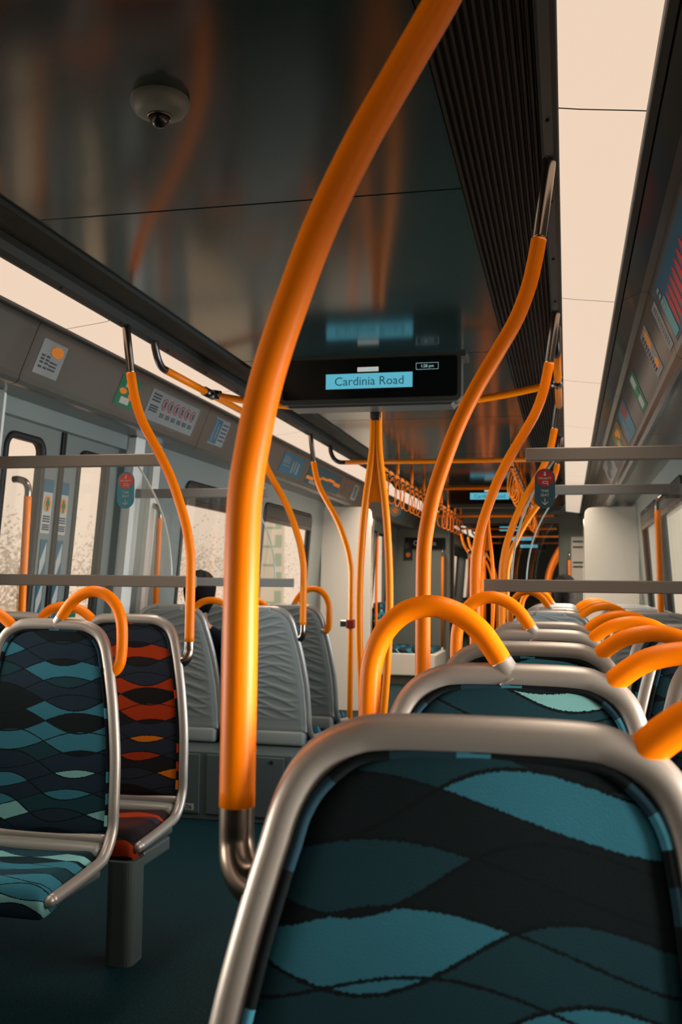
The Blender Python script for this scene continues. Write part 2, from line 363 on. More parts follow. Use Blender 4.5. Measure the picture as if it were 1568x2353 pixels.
# rear wall and bulkheads with the gangway opening
def bulkhead(name, y, m, hw=.785, top=2.2, t=.12):
    bm = bmesh.new(); abox(bm, CX - 1.8, CX - hw, y, y + t, 0, 2.47, .004); abox(bm, CX + hw, CX + 1.8, y, y + t, 0, 2.47, .004); abox(bm, CX - hw - .01, CX + hw + .01, y, y + t, top, 2.47, .004)
    return tag(mesh(name, bm, m), kind='structure')
bm = bmesh.new(); abox(bm, CX - 1.8, CX + 1.8, YB - .1, YB, 0, 2.5); tag(mesh('wall_rear', bm, M_WALL), kind='structure')
bulkhead('wall_bulkhead', YE, M_WALL); bulkhead('wall_bulkhead_far', 15.18, M_CAB)
bm = bmesh.new(); abox(bm, CX - 1.8, CX + 1.8, YE2, YE2 + .1, 0, 2.5); tag(mesh('wall_far_end', bm, M_CAB), kind='structure')
bm = bmesh.new()
for k in range(6):
    y0 = YE + .12 + k * .07; 
    for sx in (-1, 1): abox(bm, CX + sx * (.80 + .02 * (k % 2)) - .02, CX + sx * (.80 + .02 * (k % 2)) + .02, y0, y0 + .07, 0, 2.22, .006)
    abox(bm, CX - .82, CX + .82, y0, y0 + .07, 2.20 + .02 * (k % 2), 2.24 + .02 * (k % 2), .006)
tag(mesh('trim_gangway_bellows', bm, M_RUBBER), kind='structure')

# ================================================================== lit ceiling diffusers
ORD = ['first', 'second', 'third', 'fourth', 'fifth', 'sixth', 'seventh', 'eighth', 'ninth', 'tenth', 'eleventh', 'twelfth']
def diffuser(s, y0, y1, label, grp):
    bm = bmesh.new()
    pr = [(.886, 2.348), (.886, 2.335), (.93, 2.328), (1.03, 2.316), (1.069, 2.311), (1.069, 2.325)]
    prism(bm, [(e * s, z - 2.32) for e, z in pr], 'y', -(y1 - y0) / 2, (y1 - y0) / 2); bmesh.ops.recalc_face_normals(bm, faces=bm.faces)
    o = mesh('ceiling_light', bm, M_DIFF, None, False, (CX, (y0 + y1) / 2, 2.32)); tag(o, label, 'light', grp); return o
sy = 2.1265 - 1.465 * 3; k = 0; seams = []
while sy < YE - .4: seams.append(sy); sy += 1.472
seams.append(14.2)
for s, nm in ((-1, 'strip across the aisle'), (1, 'strip above the near seats')):
    vis = 0
    for a, b in zip(seams, seams[1:]):
        if b < 1.0: lab = 'lit peach diffuser panel in the %s, behind the viewer' % nm
        else:
            lab = '%s lit diffuser panel of the %s, counted towards the gangway' % (ORD[vis], nm); vis += 1
        diffuser(s, a + .003, b - .003, lab, 'lit diffuser panels of the ceiling strips')
        bm = bmesh.new(); prism(bm, [(CX + s * e, z) for e, z in ((.886, 2.348), (.886, 2.3352), (.93, 2.3282), (1.03, 2.3162), (1.069, 2.3112), (1.069, 2.330))], 'y', a - .0029, a + .0029)
        bmesh.ops.recalc_face_normals(bm, faces=bm.faces); tag(mesh('trim_diffuser_joint', bm, M_RUBBER), kind='structure')
    for j in range(5): diffuser(s, 15.6 + j * 1.47, 17.06 + j * 1.47, 'lit diffuser panel in the next carriage, seen through the gangway', 'lit panels in the next carriage')

# ================================================================== seats
CE = .815                                      # aisle seat centre (e) ; the outline is asymmetrical: -x is the aisle side
OUT_A = [(1.146, .085, 0), (1.137, .135, 0), (1.114, .172, -.002), (1.075, .196, -.008), (1.02, .212, -.016), (.95, .230, -.03), (.86, .249, -.045), (.72, .270, -.066), (.58, .279, -.085), (.49, .281, -.098)]
OUT_B = [(1.146, .085, 0), (1.137, .135, 0), (1.114, .172, -.002), (1.075, .193, -.008), (1.02, .203, -.016), (.95, .210, -.03), (.86, .216, -.045), (.72, .222, -.066), (.58, .226, -.085), (.49, .228, -.098)]
def interp(T, z, k):
    if z >= T[0][0]: return T[0][k]
    for a, b in zip(T, T[1:]):
        if b[0] <= z <= a[0]:
            t = (a[0] - z) / (a[0] - b[0]); return a[k] * (1 - t) + b[k] * t
    return T[-1][k]
def lean(z): return interp(OUT_A, z, 2)
def frame_pts():
    A = [(-x, y, z) for z, x, y in OUT_A][::-1]; B = [(x, y, z) for z, x, y in OUT_B]
    fa = [(-.272, -.47, .385), (-.277, -.36, .395), (-.281, -.24, .408), (-.282, -.155, .425)]
    fb = [(.228, -.155, .425), (.228, -.24, .408), (.226, -.36, .395), (.222, -.47, .385)]
    return fa + A + B + fb
def uvplane(o, f):
    me = o.data; uv = me.uv_layers.new(name='cloth')
    for lp in me.loops: uv.data[lp.index].uv = f(me.vertices[lp.vertex_index].co)
PROTO = {}
def build_seat(fab):
    t = empty('train_seat')
    # moulded frame: flattened tube with a fuller top corner
    bm = bmesh.new(); P = catmull(frame_pts(), 6)
    N = len(P); zz = [p.z for p in P]
    add_tube(bm, P, .0185, 16, r2=.017, up=Vector((0, 1, 0)), rfun=lambda u: 1.0 + .12 * math.sin(PI * u) ** 6)
    for e_, sg in ((P[0], -1), (P[-1], 1)):
        r = bmesh.ops.create_uvsphere(bm, u_segments=14, v_segments=8, radius=.0178); 
        for v in r['verts']: v.co += e_
    bmesh.ops.recalc_face_normals(bm, faces=bm.faces); mesh('frame', bm, M_FRAME, t, True)
    # crossbar between backrest and cushion
    bm = bmesh.new(); add_tube(bm, catmull([(-.275, -.105, .470), (-.12, -.098, .468), (.1, -.098, .468), (.222, -.105, .470)], 6), .016, 14, r2=.012, up=Vector((0, 1, 0)))
    bmesh.ops.recalc_face_normals(bm, faces=bm.faces); mesh('crossbar', bm, M_FRAME, t, True)
    # backrest pad
    def pad(inset, y_off, bulge, z_lo, z_hi, nz, nx, thick, emb=False):
        bm = bmesh.new(); G = []
        for side_ in (0, 1):
            g = []
            for i in range(nz + 1):
                u = i / nz; z = z_hi - (z_hi - z_lo) * (1 - math.cos(PI * min(u, .5))) if u < .0 else z_hi - (z_hi - z_lo) * u ** 1.35
                xa = interp(OUT_A, z + inset * .9, 1) - inset; xb = interp(OUT_B, z + inset * .9, 1) - inset
                row = []
                for j in range(nx + 1):
                    w = j / nx; w2 = .5 - .5 * math.cos(PI * w) if nx < 40 else w
                    x = -xa + (xa + xb) * w2
                    ed = min(1, min(w2, 1 - w2) / .09, max(u, 0) / .07 + .0, (1 - u) / .05 + .2); ed = math.sqrt(max(0, 1 - (1 - ed) ** 2))
                    y = lean(z) + y_off
                    if side_ == 0: y -= thick * ed + bulge * math.sin(PI * w2) * .5
                    else:
                        h = 0
                        if emb and .06 < u < .94 and .05 < w2 < .95:
                            mk = min(1, (w2 - .05) / .14, (.95 - w2) / .14, (u - .06) / .05, (.94 - u) / .05)
                            rg = lambda q: max(0, 1 - abs((q % 1) - .5) / .24) ** 1.4
                            h = mk * .0075 * max(rg(z * 19 + .55 * math.sin(x * 13 + .8 + z * 5)), rg(z * 16.5 - .6 * math.sin(x * 11 - .6 + z * 4) + .3))
                        grv = -.003 if abs(min(w2, 1 - w2) - .035) < .012 else 0
                        y += thick * ed + h + (grv if emb else 0)
                    row.append(bm.verts.new((x, y, z)))
                g.append(row)
            G.append(g)
        for g in G:
            for i in range(nz):
                for j in range(nx): bm.faces.new((g[i][j], g[i][j + 1], g[i + 1][j + 1], g[i + 1][j]))
        a, b = G
        for i in range(nz):
            bm.faces.new((a[i][0], a[i + 1][0], b[i + 1][0], b[i][0])); bm.faces.new((a[i][nx], b[i][nx], b[i + 1][nx], a[i + 1][nx]))
        for j in range(nx):
            bm.faces.new((a[0][j], b[0][j], b[0][j + 1], a[0][j + 1])); bm.faces.new((a[nz][j], a[nz][j + 1], b[nz][j + 1], b[nz][j]))
        bmesh.ops.recalc_face_normals(bm, faces=bm.faces); return bm
    o = mesh('backrest', pad(.017, .004, .010, .478, 1.142, 44, 30, .014), fab, t, True); uvplane(o, lambda c: (c.x, c.z))
    o = mesh('back_shell', pad(.006, .016, 0, .455, 1.160, 150, 60, .016, True), M_SHELL, t, True)
    zz_ = [.50 + (1.118 - .50) * k / 22 for k in range(23)]
    PP = [Vector((-(interp(OUT_A, z + .013, 1) - .0185), lean(z) - .009, z)) for z in zz_] + [Vector((x, -.010, 1.1265 + .002 * (1 - abs(x) / .08))) for x in (-.085, -.04, 0, .04, .085)] + [Vector((interp(OUT_B, z + .013, 1) - .0185, lean(z) - .009, z)) for z in zz_[::-1]]
    PP = catmull(PP, 3); cum = [0]
    for a_, b_ in zip(PP, PP[1:]): cum.append(cum[-1] + (b_ - a_).length)
    bm = bmesh.new(); add_tube(bm, PP, .0058, 8, cap=False); bm.faces.ensure_lookup_table()
    o = mesh('piping', bm, PIPE_B if fab is F_BLUE else PIPE_R, t, True); uvl = o.data.uv_layers.new(name='cloth')
    for lp in o.data.loops: uvl.data[lp.index].uv = (cum[lp.vertex_index // 8] + .5, 0)
    # shell skirt under the back
    bm = bmesh.new(); abox(bm, -.262, .214, -.16, -.06, .375, .46, .02, 3); mesh('back_skirt', bm, M_SHELL, t, True)
    # cushion: dished top with rolled front
    bm = bmesh.new(); prof = [(-.105, .452), (-.16, .446), (-.24, .440), (-.32, .440), (-.40, .446), (-.44, .447), (-.472, .438), (-.492, .418), (-.498, .392), (-.494, .345), (-.478, .332), (-.44, .335), (-.30, .362), (-.12, .372), (-.105, .38)]
    nx = 26; rows = []
    for j in range(nx + 1):
        w = j / nx; x = -.262 + .474 * w; ed = min(1, min(w, 1 - w) / .07); ed = math.sqrt(max(0, 1 - (1 - ed) ** 2))
        dish = -.010 * math.sin(PI * w)
        rows.append([bm.verts.new((x, y, (z + (dish if z > .4 and y > -.45 else 0) - (1 - ed) * .03) if z > .39 else z + (1 - ed) * .01)) for y, z in prof])
    for A, B in zip(rows, rows[1:]):
        for i in range(len(prof)): bm.faces.new((A[i], A[(i + 1) % len(prof)], B[(i + 1) % len(prof)], B[i]))
    bm.faces.new(rows[0]); bm.faces.new(rows[-1][::-1]); bmesh.ops.recalc_face_normals(bm, faces=bm.faces)
    o = mesh('cushion', bm, fab, t, True); uvplane(o, lambda c: (c.x, c.y * .9 + c.z * 1.0))
    bm = bmesh.new(); abox(bm, -.25, .20, -.46, -.10, .345, .375, .01); mesh('seat_pan', bm, M_CAB, t)
    return t
def handle_loop(t):
    P = [(-.018, 0, 1.150), (-.034, 0, 1.184), (-.062, 0, 1.222), (-.100, 0, 1.250), (-.145, 0, 1.262), (-.192, 0, 1.250), (-.228, 0, 1.215), (-.248, 0, 1.165), (-.253, 0, 1.11), (-.252, -.002, 1.05), (-.247, -.006, 1.018), (-.232, -.010, .997), (-.205, -.013, .990)]
    h = tube('grab_loop', [(-.0255, 0, 1.169)] + P[1:-1] + [(-.214, -.012, .999)], .0193, M_ORANGE, t, 6)
    b = tube('loop_socket', [(-.008, 0, 1.140), (-.013, 0, 1.148), (-.019, 0, 1.158), (-.027, 0, 1.171)], .0198, M_FRAME, t, 5, r2=.0190, flat=True, rfun=lambda u: 1.03 + .75 * max(0, .95 - u) ** 2.4)
    tube('loop_socket', [(-.196, -.02, 1.0), (-.208, -.013, .998), (-.226, -.011, .996)], .0197, M_FRAME, t, 4)
def arch(t):
    P = [(.146, 0, 1.126), (.175, 0, 1.154), (.21, 0, 1.177), (.25, 0, 1.189), (.29, 0, 1.192), (.335, 0, 1.183), (.372, 0, 1.160), (.398, 0, 1.130)]
    tube('bridge_handle', P, .0195, M_ORANGE, t, 6, r2=.0178)
def pedestal(t):
    bm = bmesh.new(); poly = rrect(-.275, -.175, -.52, -.40, .03, 5)
    prism(bm, poly, 'z', .0, .345); 
    abox(bm, -.265, .20, -.40, -.16, .30, .352, .01)
    bmesh.ops.recalc_face_normals(bm, faces=bm.faces); mesh('pedestal', bm, M_CAB, t)
PB, PR = build_seat(F_BLUE), build_seat(F_RED)
USED = set()
def seat(side, y, e0, label, fab='b', loop=False, bridge=False, away=False, grp=None, inner=False, ped=True):
    """side -1 left/+1 right of the aisle; away: the seat shows us its shell"""
    pr = PB if fab == 'b' else PR
    if pr.name in USED: t = dup(pr)
    else:
        t = pr; USED.add(pr.name)
    t.location = (CX + side * e0, y, 0)
    t['label'] = label; t['category'] = 'seat'; t['group'] = grp or 'seats facing the viewer'
    return t
def finish(t, side, away, inner, loop, bridge, ped):
    if loop: handle_loop(t)
    if bridge: arch(t)
    if ped: pedestal(t)
    flip = (side < 0) != away                   # -x is the aisle side of the model
    if away: t.rotation_euler = (0, 0, PI)
    sx = 1
    # aisle side must point to the centre line
    face = -1 if away else 1
    want = -side                                # direction of the aisle in x
    have = -1 * face
    if want != have: t.scale = (-1, 1, 1)
SEATS = []
YR = [1.03, 1.73, 2.43, 3.13, 3.83]
specs = []
# side, y, window?, fabric, loop, bridge, away, label
specs += [(1, 1.03, 0, 'b', 0, 1, 0, 'large blue patterned seat nearest the viewer, steel foot of the thick pole on its frame'),
 (1, 1.73, 0, 'b', 1, 1, 0, 'blue patterned seat second in the near row, with the big orange loop handle'),
 (1, 2.43, 0, 'b', 0, 1, 0, 'blue patterned seat third in the near row, carrying the second S-shaped pole'),
 (1, 3.13, 0, 'r', 1, 1, 0, 'red patterned seat fourth in the near row, with the smaller orange loop handle'),
 (1, 3.83, 0, 'b', 0, 1, 0, 'grey framed seat under the glass screen, last facing the viewer in the near row'),
 (1, 1.03, 1, 'b', 0, 0, 0, 'window seat beside the nearest blue seat, at the frame edge'),
 (1, 1.73, 1, 'b', 0, 0, 0, 'window seat beside the second blue seat of the near row'),
 (1, 2.43, 1, 'b', 0, 0, 0, 'window seat beside the third blue seat of the near row'),
 (1, 3.13, 1, 'b', 0, 0, 0, 'window seat beside the red seat of the near row'),
 (1, 3.83, 1, 'b', 0, 0, 0, 'window seat under the glass screen on the near side'),
 (-1, 3.13, 0, 'b', 1, 1, 0, 'blue wavy patterned seat across the aisle, with orange loop handle and visible cushion'),
 (-1, 3.73, 0, 'r', 0, 1, 0, 'red and black patterned seat across the aisle, behind the blue one'),
 (-1, 3.13, 1, 'b', 0, 0, 0, 'window seat beside the blue seat across the aisle, at the frame edge'),
 (-1, 3.73, 1, 'b', 0, 0, 0, 'window seat beside the red seat across the aisle, only its grey top rail showing'),
 (-1, 5.45, 0, 'b', 0, 1, 1, 'grey seat back with embossed waves across the aisle, carrying a pole'),
 (-1, 5.45, 1, 'b', 0, 0, 1, 'grey embossed seat back by the window, with a dark-haired passenger beyond'),
 (-1, 6.13, 0, 'b', 1, 1, 1, 'shaded grey seat back with orange loop handle, behind the embossed one across the aisle'),
 (-1, 6.13, 1, 'b', 0, 0, 1, 'grey seat back beside the window, second row beyond the doors across the aisle')]
nears = ['first', 'second', 'third', 'fourth']
for i, y in enumerate((5.45, 6.15, 6.9, 7.65)):
    specs += [(1, y, 0, 'b', i % 2, 1, 1, 'grey seat back on the near side beyond the doors, %s aisle seat there' % nears[i]), (1, y, 1, 'b', 0, 0, 1, 'grey seat back on the near side beyond the doors, %s window seat there' % nears[i])]
for sd, y, win, fb, lp, br, aw, lab in specs:
    t = seat(sd, y, CE + (.53 if win else 0), lab, fb, grp='train seats facing the viewer' if not aw else 'train seats showing their grey backs')
    SEATS.append((t, sd, aw, lp, br, (not win and not (sd < 0 and (y < 3.5 or 5 < y < 6)))))
for t, sd, aw, lp, br, pd in SEATS: finish(t, sd, bool(aw), False, lp, br, pd)

# ================================================================== poles
POLE = [(.556, 1.062), (.556, 1.20), (.556, 1.30), (.558, 1.39), (.568, 1.46), (.582, 1.525), (.606, 1.60), (.640, 1.69), (.684, 1.78), (.735, 1.867), (.782, 1.95), (.812, 2.03), (.828, 2.10), (.836, 2.145)]
PTOP = [(.836, 2.144), (.846, 2.22), (.857, 2.30), (.862, 2.343)]
PFOOT = [(.556, 1.064), (.556, 1.045), (.5565, 1.024), (.561, 1.004), (.571, .990), (.586, .983), (.602, .982)]
def spole(side, y, label, sc=1., grp='S-shaped orange poles rising from seats to the ceiling', away=False, foot=True, low=None, de=0.):
    t = empty('grab_pole', (CX + side * (.556 + de), y, .9 if foot else 0)); tag(t, label, 'pole', grp); o = t.location
    f = lambda L: [(CX + side * (e + de * max(0, min(1, (2.1 - z) / .6))) - o.x, 0, z - o.z) for e, z in L]
    P = POLE if foot else [(.556, .02), (.556, .5), (.556, .9)] + POLE[1:]
    tube('orange_sleeve', f(P), .0190, M_ORANGE, t, 8, 24)
    tube('ceiling_bracket', f(PTOP), .0168, M_STEEL, t, 8, 20)
    if foot:
        dy = .016 if away else -.016
        Q = [Vector(q) for q in f(PFOOT)]
        for i, q in enumerate(Q): q.y = dy * max(0, (i - 2) / 4)
        bm = bmesh.new(); add_tube(bm, catmull(Q, 8), .0178, 22, rfun=lambda u: 1.04 + .62 * max(0, u - .3) ** 1.2); bmesh.ops.recalc_face_normals(bm, faces=bm.faces)
        mesh('foot_bracket', bm, M_STEEL, t, True)
    return t
spole(1, 1.03, 'thickest orange pole sweeping up the middle of the view from the nearest seat')
spole(1, 2.43, 'second S-shaped orange pole, from the third near-row seat to the ribbed ceiling')
spole(1, 3.83, 'third S-shaped orange pole, at the aisle end of the near glass screen')
spole(-1, 3.73, 'S-shaped orange pole rising from the red seat across the aisle')
spole(-1, 5.47, 'S-shaped orange pole rising from the embossed grey seat back across the aisle', away=True)
spole(1, 5.47, 'S-shaped orange pole at the near side seats beyond the doors', away=True)
spole(1, 7.1, 'farther S-shaped orange pole at the near side, seen below the priority sticker', away=True, de=-.07)
tp = spole(-1, 6.75, 'thin orange floor pole with a stop button, before the bright white screen', foot=False)
o = tp.location
box('stop_button', -.028 , .028, -.035, .03, 1.02 - o.z - .03, 1.02 - o.z + .03, mat('stop_button_red', (.25, .02, .01), .4), tp, .006)
box('button_bracket', -.075, -.02, -.02, .02, 1.0, 1.045, M_STEEL, tp, .008)
for i, (sd, y) in enumerate([(-1, 16.8), (-1, 18.0), (-1, 20), (-1, 21.5), (1, 16.8), (1, 18.0), (1, 20), (1, 21.5)]):
    spole(sd, y, 'S-shaped orange pole in the next carriage, seen through the gangway', grp='orange poles in the next carriage', foot=False)

# centre double pole
def centre_pole(y, label, grp=None):
    t = empty('centre_pole', (CX, y, 0)); tag(t, label, 'pole', grp)
    for s in (-1, 1):
        P = [(s * .012, 0, 2.13), (s * .012, 0, 2.03), (s * .016, 0, 1.94), (s * .03, 0, 1.82), (s * .048, 0, 1.68), (s * .060, 0, 1.55), (s * .070, 0, 1.38), (s * .074, 0, 1.2), (s * .070, 0, 1.0), (s * .058, 0, .80), (s * .046, 0, .66), (s * .03, 0, .5), (s * .018, 0, .38), (s * .014, 0, .2), (s * .014, 0, 0.0)]
        tube('pole_arm', P, .0185, M_ORANGE, t, 6)
    bm = bmesh.new(); prism(bm, [(-.012, 2.03), (.012, 2.03), (.026, 1.84), (.046, 1.70), (.048, 1.675), (.036, 1.686), (.015, 1.693), (-.015, 1.693), (-.036, 1.686), (-.048, 1.675), (-.046, 1.70), (-.026, 1.84)], 'y', -.010, .010); bmesh.ops.recalc_face_normals(bm, faces=bm.faces); mesh('web_plate', bm, M_ORANGE, t)
    bm = bmesh.new(); prism(bm, [(-.014, .35), (.014, .35), (.03, .5), (.05, .64), (.03, .652), (-.03, .652), (-.05, .64), (-.03, .5)], 'y', -.010, .010); bmesh.ops.recalc_face_normals(bm, faces=bm.faces); mesh('web_plate', bm, M_ORANGE, t)
    bm = bmesh.new(); abox(bm, -.026, .026, -.028, .028, 2.085, 2.165, .01, 3); mesh('top_clamp', bm, M_DSTEEL, t, True)
    return t
centre_pole(4.70, 'twin-armed orange centre pole standing between the two door pairs')
centre_pole(11.6, 'far twin-armed orange centre pole near the second doorway', None)
# door grab poles, steel ends bent to the wall
def door_pole(x, side, y, label, ztop=1.74, zb=.72):
    t = empty('door_grab_pole', (x, y, zb)); tag(t, label, 'pole', 'upright orange poles beside the doors')
    w = side * (abs(CX + side * (ew(1.7)) - x)); z = lambda q: q - zb
    tube('orange_sleeve', [(0, 0, z(zb + .07)), (-.0 + side * .006, 0, z(1.2)), (-side * .004, 0, z(ztop - .08))], .0175, M_ORANGE, t, 6)
    tube('upper_bracket', [(-side * .004, 0, z(ztop - .085)), (-side * .003, 0, z(ztop - .04)), (side * .014, 0, z(ztop - .012)), (side * .05, 0, z(ztop)), (w, 0, z(ztop))], .0165, M_STEEL, t, 8)
    tube('lower_bracket', [(0, 0, z(zb + .075)), (side * .003, 0, z(zb + .04)), (side * .018, 0, z(zb + .012)), (side * .05, 0, 0), (w + side * .06, 0, 0)], .0165, M_STEEL, t, 8)
door_pole(-2.42, -1, 4.13, 'orange grab pole at the near side of the door across the aisle', 1.76)
door_pole(-2.42, -1, 5.65, 'orange grab pole at the far side of the door across the aisle', 1.76)
door_pole(.49, 1, 5.70, 'orange grab pole by the near side doors, bent steel end at its top', 1.80)
door_pole(.49, 1, 4.05, 'orange grab pole by the near side doors, outside the right edge of the view', 1.80)
door_pole(-2.42, -1, 12.8, 'distant orange grab pole with a bent steel top beside a bright window', 1.98, .5)
def far_pole(x, y, z0, z1, label):
    t = empty('upright_grab_pole', (x, y, 0)); tag(t, label, 'pole', 'distant upright poles by the gangway')
    tube('orange_sleeve', [(0, 0, z0), (0, 0, z1)], .0175, M_ORANGE, t, spline=False)
    tube('upper_bracket', [(0, 0, z1), (0, 0, z1 + .05), (0, .02, z1 + .09), (0, .08, z1 + .11)], .0160, M_STEEL, t)
    tube('lower_bracket', [(0, 0, z0), (0, 0, 0)], .0160, M_STEEL, t, spline=False)
far_pole(.03, 14.50, .5, 1.66, 'distant orange upright pole on the white bulkhead right of the gangway')
far_pole(-1.77, 14.50, .4, 1.70, 'distant orange upright pole on the bulkhead left of the gangway')
far_pole(-1.55, 16.2, .3, 1.75, 'dim orange upright pole just inside the next carriage')
far_pole(-1.35, 16.9, .3, 1.75, 'second dim orange upright pole inside the next carriage')

# overhead rails
g = empty('overhead_grab_rail', (CX, 4.705, 2.2)); tag(g, 'orange overhead rail under the first display, side pieces bent up to the ceiling', 'grab rail'); o = g.location
Q = []
for k in range(21):
    u = -1 + 2 * k / 20; Q.append(Vector((.86 * u, .0, 2.15 + .095 * abs(u) ** 2.2 - o.z)))
bm = bmesh.new(); add_tube(bm, Q, .0175, 18); mesh('cross_bar', bm, M_ORANGE, g, True)
for s in (-1, 1):
    zr = 2.248 - o.z
    tube('side_bar', [(s * .862, -.56, zr), (s * .862, 0, zr), (s * .862, .62, zr)], .0175, M_ORANGE, g, spline=False)
    tube('bent_end', [(s * .862, -.545, zr), (s * .862, -.60, zr + .004), (s * .862, -.645, zr + .03), (s * .862, -.68, zr + .075), (s * .862, -.69, zr + .10)], .0165, M_DSTEEL, g, 8)
    tube('bent_end', [(s * .862, .61, zr), (s * .862, .66, zr + .004), (s * .862, .705, zr + .03), (s * .862, .74, zr + .075), (s * .862, .75, zr + .10)], .0165, M_DSTEEL, g, 8)
    tube('clamp', [(s * .862, -.06, zr), (s * .862, .06, zr)], .0235, M_DSTEEL, g, spline=False)
    tube('clamp', [(s * .80, 0, zr - .012), (s * .845, 0, zr - .003)], .0225, M_DSTEEL, g, spline=False)
def cross_rail(y, label, z=2.215):
    g = empty('overhead_cross_rail', (CX, y, z)); tag(g, label, 'grab rail', 'straight overhead cross rails')
    tube('cross_bar', [(-.74, 0, 0), (0, 0, 0), (.74, 0, 0)], .0175, M_ORANGE, g, spline=False)
    for s in (-1, 1): tube('bent_end', [(s * .73, 0, 0), (s * .79, 0, .004), (s * .83, 0, .03), (s * .855, 0, .08), (s * .862, 0, 2.345 - z)], .0165, M_DSTEEL, g, 8)
cross_rail(7.35, 'orange rail straight across the carriage, first beyond the centre pole')
cross_rail(10.1, 'orange rail straight across the carriage, just before the second display', 2.275)
cross_rail(13.0, 'orange rail straight across the carriage, after the second display', 2.19)
for y in (16.4, 19, 22): cross_rail(y, 'orange rail across the next carriage, seen through the gangway')
# longitudinal rails with hanging straps
strapP = None
def strap(x, y, z, rot, i):
    global strapP
    if strapP is None:
        t = empty('hanging_strap')
        tube('hanger_clip', [(0, -.02, .0), (0, .02, .0)], .026, M_DSTEEL, t, spline=False, seg=12)
        L_ = [(0, 0, -.01)]
        for k in range(19):
            a = PI * 2 * k / 18; L_.append((.052 * math.sin(a) * (.75 + .25 * -math.cos(a)), 0, -.135 + .105 * math.cos(a)))
        tube('strap_loop', L_, .0045, M_ORANGE, t, 3, 8)
        tube('strap_neck', [(0, 0, -.0), (0, 0, -.05)], .011, M_ORANGE, t, spline=False, seg=10)
        strapP = t; o = t
    else: o = dup(strapP)
    o.location = (x, y, z); o.rotation_euler = (0, 0, rot)
    side = 'window rail across the aisle' if x < CX else 'near side rail'
    tag(o, 'orange hanging strap on the %s, %s part of the carriage' % ('far aisle' if x < CX else 'near aisle', 'middle' if y < 10.5 else 'far'), 'strap', 'straps on the %s rail, %s stretch' % ('far aisle' if x < CX else 'near aisle', 'middle' if y < 10.5 else 'far'))
for s in (-1, 1):
    for y0, y1 in ((7.38, 10.05), (11.2, 13.6)):
        g = empty('lengthwise_grab_rail', (CX + s * .5, (y0 + y1) / 2, 2.20)); tag(g, 'orange lengthwise ceiling rail on the %s of the aisle, %s the second display' % ('far side' if s < 0 else 'near side', 'before' if y0 < 10 else 'beyond'), 'grab rail', 'lengthwise rails that carry the straps')
        h = (y1 - y0) / 2; tube('rail_bar', [(0, -h, 0), (0, h, 0)], .0175, M_ORANGE, g, spline=False)
        n = 4
        for k in range(n): tube('ceiling_stem', [(0, -h + .15 + (2 * h - .3) * k / (n - 1), 0), (0, -h + .15 + (2 * h - .3) * k / (n - 1), .165)], .013, M_ORANGE, g, spline=False)
        n = 10 if y0 < 10 else 7
        for k in range(n): strap(CX + s * .5, y0 + .12 + (y1 - y0 - .24) * k / (n - 1), 2.195, random.uniform(-1.2, 1.2), k)

# ================================================================== glass draught screens
def screen(side, y, label, full=True, x_out=None):
    t = empty('draught_screen', (CX + side * 1.1, y, 1.28)); tag(t, label, 'glass screen', 'glass draught screens at the doors'); o = t.location
    X = lambda e: CX + side * e - o.x
    w = 1.60
    for nm, z0, z1, e0 in (('upper_rail', 1.778, 1.829, .745), ('lower_rail', 1.274, 1.322, .585)):
        bm = bmesh.new(); a, b = sorted((X(e0), X(w))); abox(bm, a, b, -.018, .018, z0 - o.z, z1 - o.z, .004); mesh(nm, bm, M_RAIL, t)
    ed = [(.858, 1.79), (.80, 1.70), (.757, 1.62), (.726, 1.54), (.706, 1.46), (.695, 1.38), (.69, 1.30)]
    bm = bmesh.new(); prism(bm, [(X(e), z - o.z) for e, z in ed + [(w, 1.30), (w, 1.79)]], 'y', -.004, .004); bmesh.ops.recalc_face_normals(bm, faces=bm.faces); mesh('glass_pane', bm, M_SCREEN, t)
    tube('polished_glass_edge', [(X(e), 0, z - o.z) for e, z in ed], .0042, M_GEDGE, t, 6, 8)
screen(1, 3.90, 'glass screen with grey rails behind the last near-row seat')
screen(-1, 3.86, 'glass screen with grey rails behind the red seat across the aisle')
screen(-1, 5.36, 'glass screen with grey rails above the embossed grey seat backs')
screen(1, 5.36, 'second glass screen with grey rails on the near side, beyond the doors')
